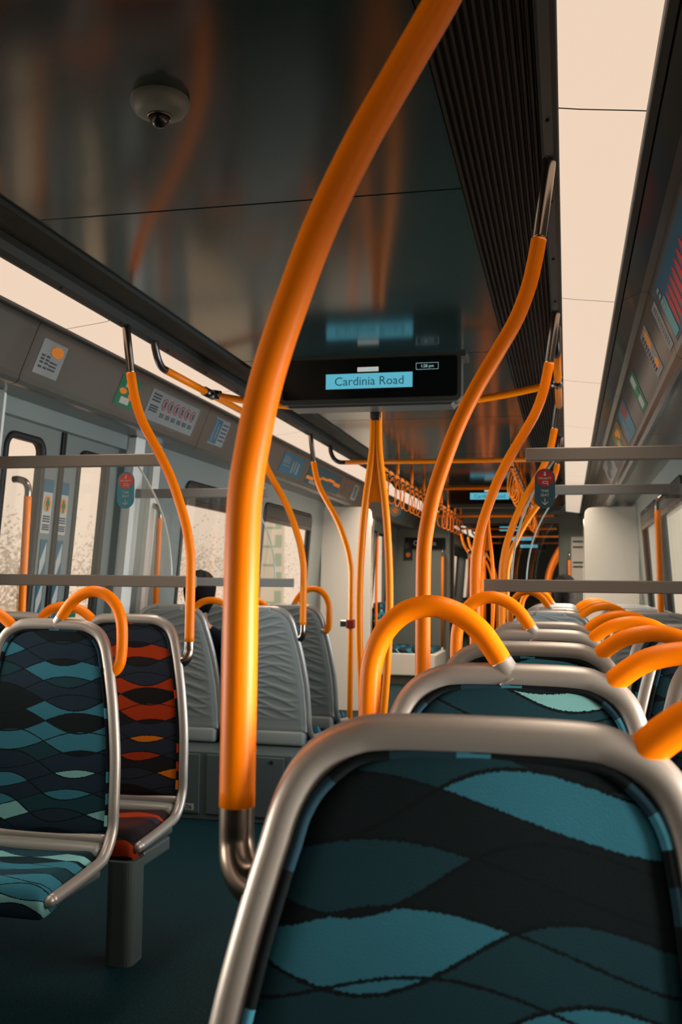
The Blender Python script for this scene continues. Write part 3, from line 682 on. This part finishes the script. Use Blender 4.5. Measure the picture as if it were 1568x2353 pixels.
# priority seat stickers
def priority(x, y, z, label, dark):  # dark: same sticker, backlit look painted in as darker blue and red
    t = empty('priority_sticker', (x, y, z)); tag(t, label, 'sticker', 'priority seat stickers on the glass screens')
    k = 1.0
    def plate(nm, poly, m, d):
        bm = bmesh.new(); prism(bm, poly, 'y', -d, 0); bmesh.ops.recalc_face_normals(bm, faces=bm.faces); return mesh(nm, bm, m, t)
    plate('sticker_body', rrect(-.0385, .0385, -.077, .077, .0384, 12), mat('priority_blue_backlit', (.008, .055, .085), .5) if dark else mat('priority_blue', (.03, .20, .28), .5), .0010)
    c = [(.032 * math.cos(a), .039 + .032 * math.sin(a)) for a in [2 * PI * j / 32 for j in range(32)]]
    plate('red_disc', c, mat('priority_red_backlit', (.26, .006, .010), .5) if dark else mat('priority_red', (.50, .06, .05), .5), .0018)
    T = mat('priority_text', (.42, .45, .45), .5)
    text('lettering', 'PRIORITY', .0118, FRONT(0, -.0026, .0385), T, t)
    text('lettering', 'THIS', .0145, FRONT(0, -.0016, -.010), T, t)
    text('lettering', 'SEAT', .0145, FRONT(0, -.0016, -.026), T, t)
    bm = bmesh.new(); D = (-.0030, -.0020)
    r = bmesh.ops.create_cone(bm, segments=12, radius1=.003, radius2=.003, depth=.001, cap_ends=True, matrix=Matrix.Translation((0, -.0025, .061)) @ Matrix.Rotation(PI / 2, 4, 'X'))
    abox(bm, -.0035, .0035, *D, .049, .057); abox(bm, -.011, -.009, *D, .048, .0505)
    abox(bm, -.009, .012, *D, .026, .0285); abox(bm, .0095, .012, *D, .012, .028); abox(bm, -.009, -.0065, *D, .018, .028); abox(bm, -.009, .008, *D, .018, .0205)
    mesh('seat_pictogram', bm, T, t)
    bm = bmesh.new(); abox(bm, -.0011, .0011, *D, -.063, -.038)
    for s in (-1, 1): prism(bm, [(0, -.0645), (s * .0125, -.052), (s * .0108, -.0505), (0, -.061)], 'y', *D)
    bmesh.ops.recalc_face_normals(bm, faces=bm.faces); mesh('arrow_down', bm, T, t)
priority(-.082, 3.894, 1.672, 'blue and red priority seat sticker painted darker as if backlit, on the near glass screen', True)
priority(-1.802, 3.854, 1.677, 'light blue and red priority seat sticker on the glass across the aisle', False)

# ================================================================== displays
def display(y, label, dx=0., w=.865, z0=2.124, z1=2.365, detail=True):
    t = empty('passenger_display', (CX + dx, y, z0)); tag(t, label, 'display', 'passenger information displays')
    H = z1 - z0
    bm = bmesh.new(); prism(bm, rrect(-w / 2, w / 2, .012, H, .03, 6), 'y', 0, .09); bmesh.ops.recalc_face_normals(bm, faces=bm.faces)
    mesh('case', bm, M_SCASE, t)
    bm = bmesh.new(); prism(bm, [(-w / 2 + .05, 0), (w / 2 - .05, 0), (w / 2 - .03, .02), (-w / 2 + .03, .02)], 'y', .02, .165); prism(bm, [(-w / 2 - .02, H - .02), (w / 2 + .02, H - .02), (w / 2 + .02, H), (-w / 2 - .02, H)], 'y', .01, .17); abox(bm, -w / 2 + .03, w / 2 - .03, .09, .165, .02, H - .02); bmesh.ops.recalc_face_normals(bm, faces=bm.faces)
    mesh('housing', bm, M_SCASE, t)
    bm = bmesh.new(); prism(bm, rrect(-w / 2 + .018, w / 2 - .018, .035, H - .018, .016, 6), 'y', -.002, .001); bmesh.ops.recalc_face_normals(bm, faces=bm.faces)
    s = mesh('screen', bm, M_BLACK, t)
    def pl(nm, x0, x1, za, zb, m, d=-.0030):
        bm = bmesh.new(); abox(bm, x0, x1, d, -.0015, za, zb); return mesh(nm, bm, m, s)
    a = -.203; b = .208
    pl('station_panel', a, b, .082, .153, M_CYAN)
    text('station_name', 'Cardinia Road', .0575, FRONT(.004, -.0034, .115), M_STEXT, s)
    pl('next_station_tab', -.052, .048, .161, .182, M_SWHITE); text('next_station_text', 'Next station', .0165, FRONT(-.002, -.0034, .1715), M_CYAN, s)
    text('clock_text', '1:28 pm', .019, FRONT(.276, -.0030, .177), M_STXT2, s)
    bm = bmesh.new()
    for q in ((.224, .328, .1615, .163), (.224, .328, .191, .1925), (.224, .2255, .163, .191), (.3265, .328, .163, .191)): abox(bm, q[0], q[1], -.003, -.0015, q[2], q[3])
    mesh('clock_outline', bm, M_STXT2, s)
    return t
display(4.50, 'black ceiling display reading Cardinia Road, with the time 1:28 pm')
display(10.6, 'smaller looking second ceiling display farther down the carriage', .10, z0=2.12, z1=2.35)
display(16.9, 'distant ceiling display in the next carriage, bright cyan bar'); display(20.5, 'farther ceiling display in the next carriage'); display(24.5, 'farthest ceiling display in the next carriage')

# ================================================================== camera dome
t = empty('dome_camera', (CX + .028, 1.985, 2.36)); tag(t, 'grey security camera dome on the dark ceiling', 'security camera')
bm = bmesh.new(); rings = []
for r, z in ((.064, 0), (.0655, -.008), (.064, -.016), (.055, -.030), (.044, -.0365), (.026, -.039), (.0, -.039)):
    rings.append([bm.verts.new((r * math.cos(2 * PI * k / 32), r * math.sin(2 * PI * k / 32), z)) for k in range(32)] if r else [bm.verts.new((0, 0, z))])
for A, B in zip(rings, rings[1:]):
    for k in range(32):
        if len(B) > 1: bm.faces.new((A[k], A[(k + 1) % 32], B[(k + 1) % 32], B[k]))
        else: bm.faces.new((A[k], A[(k + 1) % 32], B[0]))
bmesh.ops.recalc_face_normals(bm, faces=bm.faces); mesh('housing', bm, mat('dome_housing', (.22, .25, .235), .45), t, True)
bm = bmesh.new(); bmesh.ops.create_uvsphere(bm, u_segments=24, v_segments=16, radius=.022, matrix=Matrix.Translation((0, 0, -.043))); mesh('lens_dome', bm, mat('dome_lens', (.01, .011, .013), .06, 0, .8), t, True)
tube('lens_ring', [(.0255 * math.cos(2 * PI * k / 24), .0255 * math.sin(2 * PI * k / 24), -.041) for k in range(25)], .0022, M_STEEL, t, 2, 8)

# ================================================================== posters on the coves
def cove_pt(side, y, u, d=.0):
    e = 1.197 + (1.271 - 1.197) * u; z = 2.322 + (2.138 - 2.322) * u
    return Vector((CX + side * (e - .93 * d), y, z - .37 * d))
def cove_quad(bm, side, y0, y1, u0, u1, d0, d1, n=0, mi=0):
    A = [cove_pt(side, y, u, d0) for y, u in ((y0, u0), (y1, u0), (y1, u1), (y0, u1))]; B = [cove_pt(side, y, u, d1) for y, u in ((y0, u0), (y1, u0), (y1, u1), (y0, u1))]
    a = [bm.verts.new(p) for p in A]; b = [bm.verts.new(p) for p in B]
    fs = [bm.faces.new(b), bm.faces.new(a[::-1])] + [bm.faces.new((a[i], a[(i + 1) % 4], b[(i + 1) % 4], b[i])) for i in range(4)]
    return fs
def cove_oval(bm, side, yc, uc, ry, ru, d0, d1, n=20):
    P = [(yc + ry * math.cos(2 * PI * k / n), uc + ru * math.sin(2 * PI * k / n)) for k in range(n)]
    b = [bm.verts.new(cove_pt(side, y, u, d1)) for y, u in P]; a = [bm.verts.new(cove_pt(side, y, u, d0)) for y, u in P]
    bm.faces.new(b)
    for i in range(n): bm.faces.new((a[i], a[(i + 1) % n], b[(i + 1) % n], b[i]))
def cove_poster(side, y0, y1, u0, u1, m, label, layers, nm='poster', cat='poster'):
    t = empty(nm, cove_pt(side, (y0 + y1) / 2, (u0 + u1) / 2)); tag(t, label, cat, 'posters and notices on the coves'); off = Vector(t.location)
    def fin(name, bm, m):
        bmesh.ops.recalc_face_normals(bm, faces=bm.faces)
        for v in bm.verts: v.co -= off
        mesh(name, bm, m, t)
    bm = bmesh.new(); cove_quad(bm, side, y0, y1, u0, u1, -.002, .0018); fin('sheet', bm, m)
    dn = .0028
    for name, kind, items, mm in layers:
        bm = bmesh.new()
        for it in items:
            Y = lambda v: y0 + (y1 - y0) * v
            U = lambda v: u0 + (u1 - u0) * v
            if kind == 'q': cove_quad(bm, side, Y(it[0]), Y(it[1]), U(it[2]), U(it[3]), .001, dn)
            else: cove_oval(bm, side, Y(it[0]), U(it[1]), it[2] * (y1 - y0), it[3] * (u1 - u0), .001, dn)
        fin(name, bm, mm); dn += .0009
M_NOTE = mat('notice_grey', (.20, .22, .22), .5)
lines = lambda ys, us, w, h: [(y, y + w, u, u + h) for y in ys for u in us]
cove_poster(-1, 3.69, 3.89, .12, .88, M_NOTE, 'grey notice with an orange round symbol on the cove across the aisle', [('notice_lines', 'q', lines((.12, .32), (.42, .52, .62, .75), .14, .06) + lines((.5,), (.55, .65, .75), .3, .05), M_INK), ('round_symbol', 'o', [(.65, .25, .26, .16)], M_YEL)])
cove_poster(-1, 4.44, 4.66, .10, .86, M_GREEN, 'green emergency exit notice behind the red seat pole', [('running_figure', 'q', [(.3, .5, .1, .35), (.55, .7, .1, .5), (.25, .7, .68, .9)], M_PAPER), ('orange_mark', 'o', [(.75, .6, .2, .12), (.25, .5, .18, .1)], M_YEL)])
cove_poster(-1, 4.80, 5.48, .08, .92, M_NOTE, 'wide grey notice with six red ringed prohibition symbols', [('red_rings', 'o', [(.30 + .12 * k, .35, .055, .20) for k in range(6)], mat('ring_red', (.30, .03, .04), .5)), ('ring_centres', 'o', [(.30 + .12 * k, .35, .042, .155) for k in range(6)], M_NOTE), ('symbols', 'q', [(.285 + .12 * k, .315 + .12 * k, .25, .46) for k in range(6)], M_INK), ('notice_lines', 'q', lines((.05,), (.12, .22, .32, .5, .58, .66), .14, .05) + [(.27 + .12 * k, .34 + .12 * k, .66 + .05 * j, .69 + .05 * j) for k in range(6) for j in range(3)], M_INK)])
cove_poster(-1, 5.76, 6.02, .05, .9, M_NOTE, 'small notice with a blue slanted picture on the cove across the aisle', [('blue_picture', 'q', [(.02, .5, .05, .95)], M_BLUE), ('pale_stripe', 'q', [(.1, .16, .1, .9), (.3, .36, .2, .8)], M_PAPG), ('notice_lines', 'q', lines((.58,), (.15, .3, .45, .6, .75), .34, .05), M_INK)])
cove_poster(-1, 7.30, 7.92, .08, .92, M_BLUE, 'dark blue poster with pale figures across the aisle', [('pale_figures', 'q', [(.1, .14, .15, .5), (.2, .24, .15, .5), (.3, .34, .2, .5), (.5, .55, .3, .85), (.62, .66, .25, .8), (.74, .8, .3, .85), (.1, .4, .6, .64)], M_PAPG)])
cove_poster(-1, 8.1, 9.3, .04, .96, mat('poster_teal', (.01, .06, .085), .45), 'large dark poster with an orange sweeping band across the aisle', [('orange_band', 'q', [(.0, .2, .62, .78), (.2, .4, .5, .64), (.4, .6, .42, .54), (.6, .8, .36, .5), (.8, 1., .42, .6)], M_YEL), ('pale_figure', 'q', [(.1, .34, .8, .95)], M_PAPG)])
cove_poster(-1, 9.9, 10.12, .1, .9, M_NOTE, 'small distant notice with a blue figure across the aisle', [('blue_figure', 'q', [(.2, .7, .1, .5), (.35, .8, .5, .85)], M_BLUE)])
cove_poster(-1, 11.8, 13.2, .05, .95, M_BLUE, 'distant blue poster with an orange sun disc near the bulkhead', [('pale_disc', 'o', [(.5, .5, .3, .45)], M_PAPG), ('orange_disc', 'o', [(.5, .5, .14, .2)], M_YEL)])
cove_poster(1, 2.62, 3.52, .0, 1., mat('poster_deep_blue', (.012, .075, .12), .4), 'large blue poster with rows of red ovals at the upper right', [('red_ovals', 'o', [(.30 + .085 * k, .50 + .02 * k, .030, .30) for k in range(7)], M_RED), ('pale_wave', 'q', [(.86, .98, .3, .95)], mat('poster_aqua', (.05, .25, .26), .4)), ('letter_rows', 'q', [(.9, .96, .1 + .1 * k, .16 + .1 * k) for k in range(4)], M_NOTE)])
cove_poster(1, 3.60, 3.72, .1, .95, M_NOTE, 'pale notice with faint small writing on the near side cove', [('faint_lines', 'q', [(.3, .7, .08 + .07 * k, .11 + .07 * k) for k in range(12)], M_CAB)])
cove_poster(1, 3.98, 4.20, .02, .95, M_PAPG, 'notice with a yellow oval and yellow disc on the near side cove', [('yellow_oval', 'o', [(.3, .28, .18, .22), (.35, .78, .22, .12)], M_YEL), ('letters', 'q', [(.62, .88, .1 + .09 * k, .14 + .09 * k) for k in range(9)], M_INK)])
cove_poster(1, 4.78, 5.05, .04, .96, M_GREEN, 'narrow green emergency exit notice on the near side cove', [('white_strip', 'q', [(.25, .75, .08, .40), (.25, .75, .60, .92)], M_PAPER), ('figure', 'q', [(.3, .7, .38, .62)], mat('exit_green_bright', (0, .2, .08), .4))])
cove_poster(1, 5.55, 6.08, .05, .95, mat('poster_sea', (.03, .17, .22), .4), 'blue poster with a red patch on the near side cove', [('red_patch', 'q', [(.1, .6, .05, .4)], mat('poster_red', (.3, .05, .03), .4)), ('pale_bars', 'q', [(.6 , .9, .4 + .1 * k, .45 + .1 * k) for k in range(5)], M_PAPG)])
cove_poster(1, 6.25, 7.0, .05, .95, mat('poster_olive', (.16, .12, .03), .4), 'framed poster with yellow and green patches above the near glass screen', [('yellow_patch', 'o', [(.3, .3, .14, .16), (.6, .55, .12, .2), (.8, .75, .1, .12), (.5, .2, .1, .1)], M_YEL), ('green_patch', 'o', [(.4, .6, .1, .12), (.7, .35, .1, .1)], mat('poster_green', (.05, .22, .16), .4))])
cove_poster(1, 7.5, 8.7, .05, .95, M_PAPG, 'grey poster with a dark figure, seen through the near glass screen', [('dark_figure', 'o', [(.4, .4, .2, .25), (.7, .6, .15, .2)], M_CAB)])

# stickers on the door leaves and the pillar across the aisle
def wall_sticker(nm, side, y0, y1, z0, z1, de, m, label, layers, rad=.0, cat='sticker'):
    t = empty(nm, (CX + side * (ew((z0 + z1) / 2) + de), (y0 + y1) / 2, (z0 + z1) / 2)); tag(t, label, cat); off = Vector(t.location)
    def q(bm, a, b, c, d, t0, t1):
        abox(bm, 0, 1, a, b, c, d)
        for v in bm.verts[-8:]: v.co.x = CX + side * (ew(v.co.z) + de - (t0 + (t1 - t0) * v.co.x))
    bm = bmesh.new(); q(bm, y0, y1, z0, z1, -.001, .002); bmesh.ops.recalc_face_normals(bm, faces=bm.faces)
    for v in bm.verts: v.co -= off
    mesh('sheet', bm, m, t); tt = .003
    for name, items, mm in layers:
        bm = bmesh.new()
        for it in items:
            bm.verts.ensure_lookup_table()
            if len(it) == 4 and it[0] != 'o': q(bm, y0 + (y1 - y0) * it[0], y0 + (y1 - y0) * it[1], z0 + (z1 - z0) * it[2], z0 + (z1 - z0) * it[3], .001, tt)
            else:
                n = 20; P = []
                for k in range(n):
                    y = y0 + (y1 - y0) * (it[1] + it[3] * math.cos(2 * PI * k / n)); z = z0 + (z1 - z0) * (it[2] + it[4] * math.sin(2 * PI * k / n)); P.append(bm.verts.new((CX + side * (ew(z) + de - tt), y, z)))
                bm.faces.new(P)
            bm.verts.ensure_lookup_table()
        bmesh.ops.recalc_face_normals(bm, faces=bm.faces)
        for v in bm.verts: v.co -= off
        mesh(name, bm, mm, t); tt += .001
    return t
tl = [(.15, .85, .30 - .045 * k, .325 - .045 * k) for k in range(3)] + [(.15, .85, .14 - .04 * k, .165 - .04 * k) for k in range(3)]
for y0, y1, lab in ((4.475, 4.565, 'nearer'), (4.635, 4.725, 'farther')):
    wall_sticker('door_notice', -1, y0, y1, 1.53, 1.80, .043, M_PAPER, 'white notice with blue head and orange oval on the %s door leaf' % lab, [('blue_head', [(0, 1, .76, 1)], M_BLUE), ('orange_oval', [('o', .5, .55, .36, .15)], M_YEL), ('hands_symbol', [(.40, .60, .42, .66), (.3, .4, .5, .6), (.6, .7, .5, .6)], M_GREEN), ('notice_lines', tl, M_INK)])
    wall_sticker('chevron_strip', -1, y0 + .02, y1 - .005, 1.10, 1.50, .043, M_BLUE, 'blue strip with white slanted stripes on the %s door leaf' % lab, [('white_stripe', [(.08 + .07 * k, .155 + .07 * k, .50 + .022 * k + dz, .74 + .022 * k + dz) for k in range(11) for dz in (0, -.48)], M_PAPER)])
wl_ = wall_sticker('door_button_notice', -1, 4.78, 4.93, 1.10, 1.20, .043, M_GREEN, 'green notice reading Press to Open Door on the door leaf', [])
RX = Matrix.Translation((.0035, 0, 0)) @ Matrix.Rotation(PI / 2, 4, 'Z') @ Matrix.Rotation(PI / 2, 4, 'X')
text('lettering', 'Press to', .033, Matrix.Translation((0, 0, .024)) @ RX, M_PAPG, wl_); text('lettering', 'Open Door', .028, Matrix.Translation((0, 0, -.022)) @ RX, M_PAPG, wl_)
wall_sticker('orange_notice', -1, 3.79, 3.875, 1.62, 1.96, -.0505, M_YEL, 'orange notice on the grey pillar at the edge, beside the doors', [('notice_lines', [(.1, .9, .9 - .09 * k, .93 - .09 * k) for k in range(9)], M_INK)])
t = wall_sticker('door_control_panel', -1, 3.79, 3.875, 1.20, 1.58, -.0505, M_RUBBER, 'black door control panel below the orange notice', [('panel_frame', [(.0, 1, .55, .58), (0, 1, .97, 1), (0, 1, .0, .03)], M_STEEL), ('red_button', [('o', .6, .35, .25, .08)], M_RED), ('clear_button', [('o', .7, .78, .2, .06)], M_PAPG)], cat='control panel')
wall_sticker('red_notice', -1, 3.79, 3.875, 1.02, 1.18, -.0505, M_RED, 'dark red notice below the door control panel', [('pale_mark', [(.4, .8, .6, .75)], M_PAPG)])

# ================================================================== cabinet below the embossed seat backs
t = empty('equipment_cabinet', (-1.95, 5.25, 0)); tag(t, 'low grey locked cabinet numbered 06 under the embossed seat backs', 'cabinet')
bm = bmesh.new(); abox(bm, -.62, .50, .0, .42, 0.0, .370, .006); mesh('body', bm, M_CAB, t)
for (a, b) in ((-.60, -.02), (.02, .46)):
    bm = bmesh.new(); abox(bm, a, b, -.010, .004, .035, .355, .004); d = mesh('door', bm, M_CAB, t)
    xs = (a + .10, b - .08) if a < -.1 else (b - .07,)
    for x in xs:
        bm = bmesh.new(); bmesh.ops.create_cone(bm, segments=20, radius1=.011, radius2=.010, depth=.006, cap_ends=True, matrix=Matrix.Translation((x, -.012, .33)) @ Matrix.Rotation(PI / 2, 4, 'X')); mesh('lock', bm, M_STEEL, d)
bm = bmesh.new(); abox(bm, -.10, -.05, -.0125, -.009, .052, .086); lb = mesh('number_plate', bm, M_PAPER, t)
text('number', '06', .036, FRONT(-.075, -.0135, .069), M_INK, lb)
# white screens before the second doorway
def white_screen(side, y, label):
    t = empty('white_partition', (CX + side * 1.35, y, 0)); tag(t, label, 'partition', 'white partitions before the second doorway'); ox = t.location.x
    poly = [(1.07, 0), (1.07, 1.98), (1.075, 2.04), (1.10, 2.075), (1.14, 2.085), (1.20, 2.088), (1.60, 2.10), (1.60, 0)]
    bm = bmesh.new(); prism(bm, [(CX + side * e - ox, z) for e, z in poly], 'y', -.03, .03); bmesh.ops.recalc_face_normals(bm, faces=bm.faces); bmesh.ops.bevel(bm, geom=[e for e in bm.edges], offset=.006, segments=2, affect='EDGES')
    mesh('panel', bm, M_WHITE, t)
    tube('edge_trim', [(CX + side * 1.066 - ox, 0, .0), (CX + side * 1.066 - ox, 0, 1.0), (CX + side * 1.066 - ox, 0, 1.97)], .008, M_STEEL, t)
white_screen(-1, 10.1, 'bright white partition across the aisle before the second doorway')
white_screen(1, 10.3, 'white partition on the near side, seen through the glass screens')
# side bench by the bulkhead
t = empty('fold_seat_bench', (-2.03, 13.2, 0)); tag(t, 'white bench box with a blue patterned cushion near the bulkhead', 'bench')
bm = bmesh.new(); abox(bm, -.48, .36, -.3, .9, .11, .38, .01); mesh('box', bm, M_WHITE, t)
bm = bmesh.new(); abox(bm, -.48, .34, -.28, .9, 0, .11); mesh('plinth', bm, mat('plinth_brown', (.10, .085, .07), .5), t)
bm = bmesh.new(); abox(bm, -.44, .30, -.25, .85, .38, .45, .03, 3); o = mesh('cushion', bm, F_BLUE, t, True); uvplane(o, lambda c: (c.y, c.x + c.z))
bm = bmesh.new(); abox(bm, -.47, -.38, -.25, .85, .5, 1.05, .03, 3); o = mesh('backrest', bm, F_BLUE, t, True); uvplane(o, lambda c: (c.y, c.z))
bm = bmesh.new(); abox(bm, -.36, .36, -.33, -.29, .12, .40, .01); mesh('access_flap', bm, M_WHITE, t)
# bulkhead fittings
t = empty('bulkhead_sign', (-2.05, YE - .03, 1.90)); tag(t, 'black bulkhead sign reading Cardinia beside the gangway', 'sign')
bm = bmesh.new(); abox(bm, -.30, .30, 0, .03, -.085, .085, .008); s = mesh('case', bm, M_BLACK, t); text('sign_text', 'Cardinia', .10, FRONT(-.0, -.004, 0), mat('sign_dim_text', (.05, .05, .05), .5, emit=(.10, .11, .11), estr=1), s)
t = empty('warning_plate', (-2.30, YE - .012, 1.73)); tag(t, 'small dark plate with a yellow mark below the bulkhead sign', 'sign')
bm = bmesh.new(); abox(bm, -.065, .065, 0, .012, -.08, .08, .003); s = mesh('plate', bm, M_INK, t)
bm = bmesh.new(); bmesh.ops.create_cone(bm, segments=20, radius1=.035, radius2=.035, depth=.004, cap_ends=True, matrix=Matrix.Translation((0, -.002, 0)) @ Matrix.Rotation(PI / 2, 4, 'X')); mesh('yellow_mark', bm, M_YEL, t)
t = empty('bulkhead_notice', (.08, YE - .008, 1.62)); tag(t, 'pale notice with two dark lines on the near side of the bulkhead', 'notice')
bm = bmesh.new(); abox(bm, -.02, .30, 0, .008, -.35, .38); s = mesh('sheet', bm, M_WHITE, t)
bm = bmesh.new()
for z in (.30, .22, .0, -.06): abox(bm, 0, .28, -.003, .001, z, z + .025)
mesh('notice_lines', bm, M_CAB, t)

# ================================================================== passengers
def person(x, y, label, hairm, shirt, headz=1.22, lean_=0., wide=1.):
    """seated, facing away from the viewer (+y)"""
    t = empty('person', (x, y, 0)); tag(t, label, 'person')
    hz = headz
    V = []; Ed = []; Rd = []
    def v(p, r, par=None):
        V.append(p); Rd.append(r)
        if par is not None: Ed.append((par, len(V) - 1))
        return len(V) - 1
    pel = v((0, .10, .52), (.15, .12)); w = v((0, .08, .66), (.145, .105), pel); ch = v((0, .06, .84), (.165, .115), w); sh = v((0, .06, hz - .24), (.13, .09), ch)
    nk = v((0, .07, hz - .17), (.052, .055), sh); n2 = v((0, .085, hz - .11), (.052, .055), nk); h1 = v((0, .10, hz - .05), (.070, .080), n2); h2 = v((0, .10, hz + .02), (.078, .095), h1); h3 = v((0, .095, hz + .085), (.062, .075), h2)
    for s in (-1, 1):
        a = v((s * .15 * wide, .06, hz - .265), (.062, .06), sh); el = v((s * .215 * wide, .10, hz - .52), (.042, .042), a); wr = v((s * .12, .32, .60), (.026, .022), el); pm = v((s * .10, .40, .585), (.034, .016), wr)
        for k in range(4):
            f = v((s * (.10 - .03 + .019 * k), .46 + .006 * (1.5 - abs(k - 1.5)), .580), (.009, .009), pm); f2 = v((s * (.10 - .033 + .02 * k), .485 + .006 * (1.5 - abs(k - 1.5)), .565), (.0085, .0085), f); v((s * (.10 - .033 + .02 * k), .495, .548), (.0075, .0075), f2)
        th = v((s * .068, .42, .588), (.010, .010), pm); v((s * .05, .445, .575), (.0085, .0085), th)
        hp = v((s * .09, .16, .50), (.085, .075), pel); kn = v((s * .11, .52, .50), (.06, .058), hp); an = v((s * .11, .56, .10), (.036, .038), kn); v((s * .12, .68, .045), (.038, .032), an)
    me = bpy.data.meshes.new('body'); me.from_pydata(V, Ed, []); o = bpy.data.objects.new('body', me); link(o, t); 
    md = o.modifiers.new('skin', 'SKIN'); md.use_smooth_shade = True
    for i, r in enumerate(Rd): me.skin_vertices[0].data[i].radius = r
    me.skin_vertices[0].data[0].use_root = True
    sb = o.modifiers.new('sub', 'SUBSURF'); sb.levels = 2; sb.render_levels = 2
    dg = bpy.context.evaluated_depsgraph_get(); dg.update(); nm = bpy.data.meshes.new_from_object(o.evaluated_get(dg)); o.modifiers.clear(); o.data = nm
    nm.materials.clear()
    for q in (M_SKIN, shirt, M_JEAN): nm.materials.append(q)
    for p in nm.polygons:
        c = p.center; p.use_smooth = True
        p.material_index = 0 if (c.z > hz - .19 or (c.y > .33 and .54 < c.z < .66 and abs(c.x) < .2)) else (2 if (c.z < .56) else 1)
    # nose, ears, eyes, mouth on the far side of the head
    bm = bmesh.new()
    r = bmesh.ops.create_uvsphere(bm, u_segments=10, v_segments=8, radius=1)
    for q in r['verts']: q.co = Vector((q.co.x * .014, q.co.y * .018 + .195, q.co.z * .024 + hz - .005))
    for s in (-1, 1):
        r = bmesh.ops.create_uvsphere(bm, u_segments=10, v_segments=8, radius=1)
        for q in r['verts']: q.co = Vector((q.co.x * .010 + s * .083, q.co.y * .018 + .10, q.co.z * .030 + hz))
    mesh('nose_and_ears', bm, M_SKIN, t, True)
    bm = bmesh.new()
    for s in (-1, 1):
        r = bmesh.ops.create_uvsphere(bm, u_segments=10, v_segments=8, radius=.011)
        for q in r['verts']: q.co += Vector((s * .03, .178, hz + .022))
    mesh('eyes', bm, M_INK, t, True)
    bm = bmesh.new(); add_tube(bm, [Vector((-.024, .180, hz - .050)), Vector((0, .187, hz - .052)), Vector((.024, .180, hz - .050))], .005, 8); mesh('mouth', bm, mat('lips', (.3, .1, .08), .5), t, True)
    bm = bmesh.new(); r = bmesh.ops.create_uvsphere(bm, u_segments=36, v_segments=24, radius=1)
    for q in r['verts']:
        x_, y_, z_ = q.co; rr = 1 + .035 * math.sin(9 * x_ + 7 * z_) * math.sin(8 * y_ + 3)
        drop = 0
        if z_ < 0 and y_ < .2: drop = .05 * (-z_)
        ny = y_ * .108 * rr + .088; nz = z_ * .118 * rr + hz + .030 - drop
        if y_ > .35: nz = max(nz, hz + .055 + .01 * math.sin(6 * x_)); ny = min(ny, .182)
        q.co = Vector((x_ * .096 * rr, ny, nz))
    mesh('hair', bm, hairm, t, True)
    return t
person(-2.16, 5.60, 'person with dark hair seated by the window beyond the embossed seat backs, seen from behind', M_HAIR, M_NAVY, 1.222)
person(-.02, 8.35, 'person in a navy top seated on the near side far down, seen from behind', M_HAIR, M_NAVY, 1.25, wide=1.15)

# ================================================================== outside
bm = bmesh.new(); abox(bm, -60, 60, -30, 90, -1.25, -1.15); tag(mesh('ground', bm, M_BALLAST), kind='structure')
def tree(x, y, h, r, label):
    t = empty('tree', (x, y, -1.15)); tag(t, label, 'tree', 'hazy trees beyond the windows')
    tube('trunk', [(0, 0, 0), (.1, 0, h * .4), (.05, .1, h * .7)], .14, mat('bark', (.35, .28, .2), .9), t, 3, 8)
    bm = bmesh.new(); rnd = random.Random(int(x * 7 + y * 3))
    for k in range(2600):
        a, b_, c_ = rnd.gauss(0, .42), rnd.gauss(0, .42), rnd.gauss(0, .30)
        p = Vector((a * r, b_ * r, h * .62 + c_ * h * .7)); sz = rnd.uniform(.03, .085)
        nrm = Vector((rnd.gauss(0, 1), rnd.gauss(0, 1), rnd.gauss(0, 1))).normalized(); u = nrm.orthogonal().normalized(); w = nrm.cross(u)
        bm.faces.new([bm.verts.new(p + u * sz * math.cos(q) + w * sz * .55 * math.sin(q)) for q in (0, 1.2, 2.4, 3.6, 4.9)])
    mesh('crown', bm, M_TREE, t)
tl_ = [(-13, 10.5, 3.2, 1.3), (-15, 16, 3.6, 2.0), (-16, 27, 4.0, 1.9), (-17, 36, 4.2, 2.4), (-18, 46, 4.6, 2.6), (-19, 60, 5.5, 3.0), (-14, 20.3, 2.8, 1.2)]
tw = ['nearest pale tree through the door window', 'pale round tree through the door window, second along', 'hazy tree through the window above the grey seats', 'hazy tree far along the track', 'hazy distant tree past the last window', 'most distant hazy tree', 'small pale tree between two larger ones']
for (x, y, h, r), l in zip(tl_, tw): tree(x, y, h, r, l)

t = empty('platform_sign', (-10.2, 34, 0)); tag(t, 'pale green banner sign outside the window, past the embossed seat backs', 'sign')
bm = bmesh.new(); abox(bm, -.42, .42, -.06, .06, -1.15, 4.6, .02); mesh('banner', bm, mat('banner_pale', (.85, .86, .80), .9), t)
for k in range(6):
    bm = bmesh.new(); abox(bm, -.34, .34, -.08, -.05, .55 + .66 * k, .62 + .66 * k); abox(bm, .10, .34, -.08, -.05, .62 + .66 * k, 1.0 + .66 * k); mesh('banner_mark', bm, mat('banner_mark', (.42, .58, .50), .9), t)
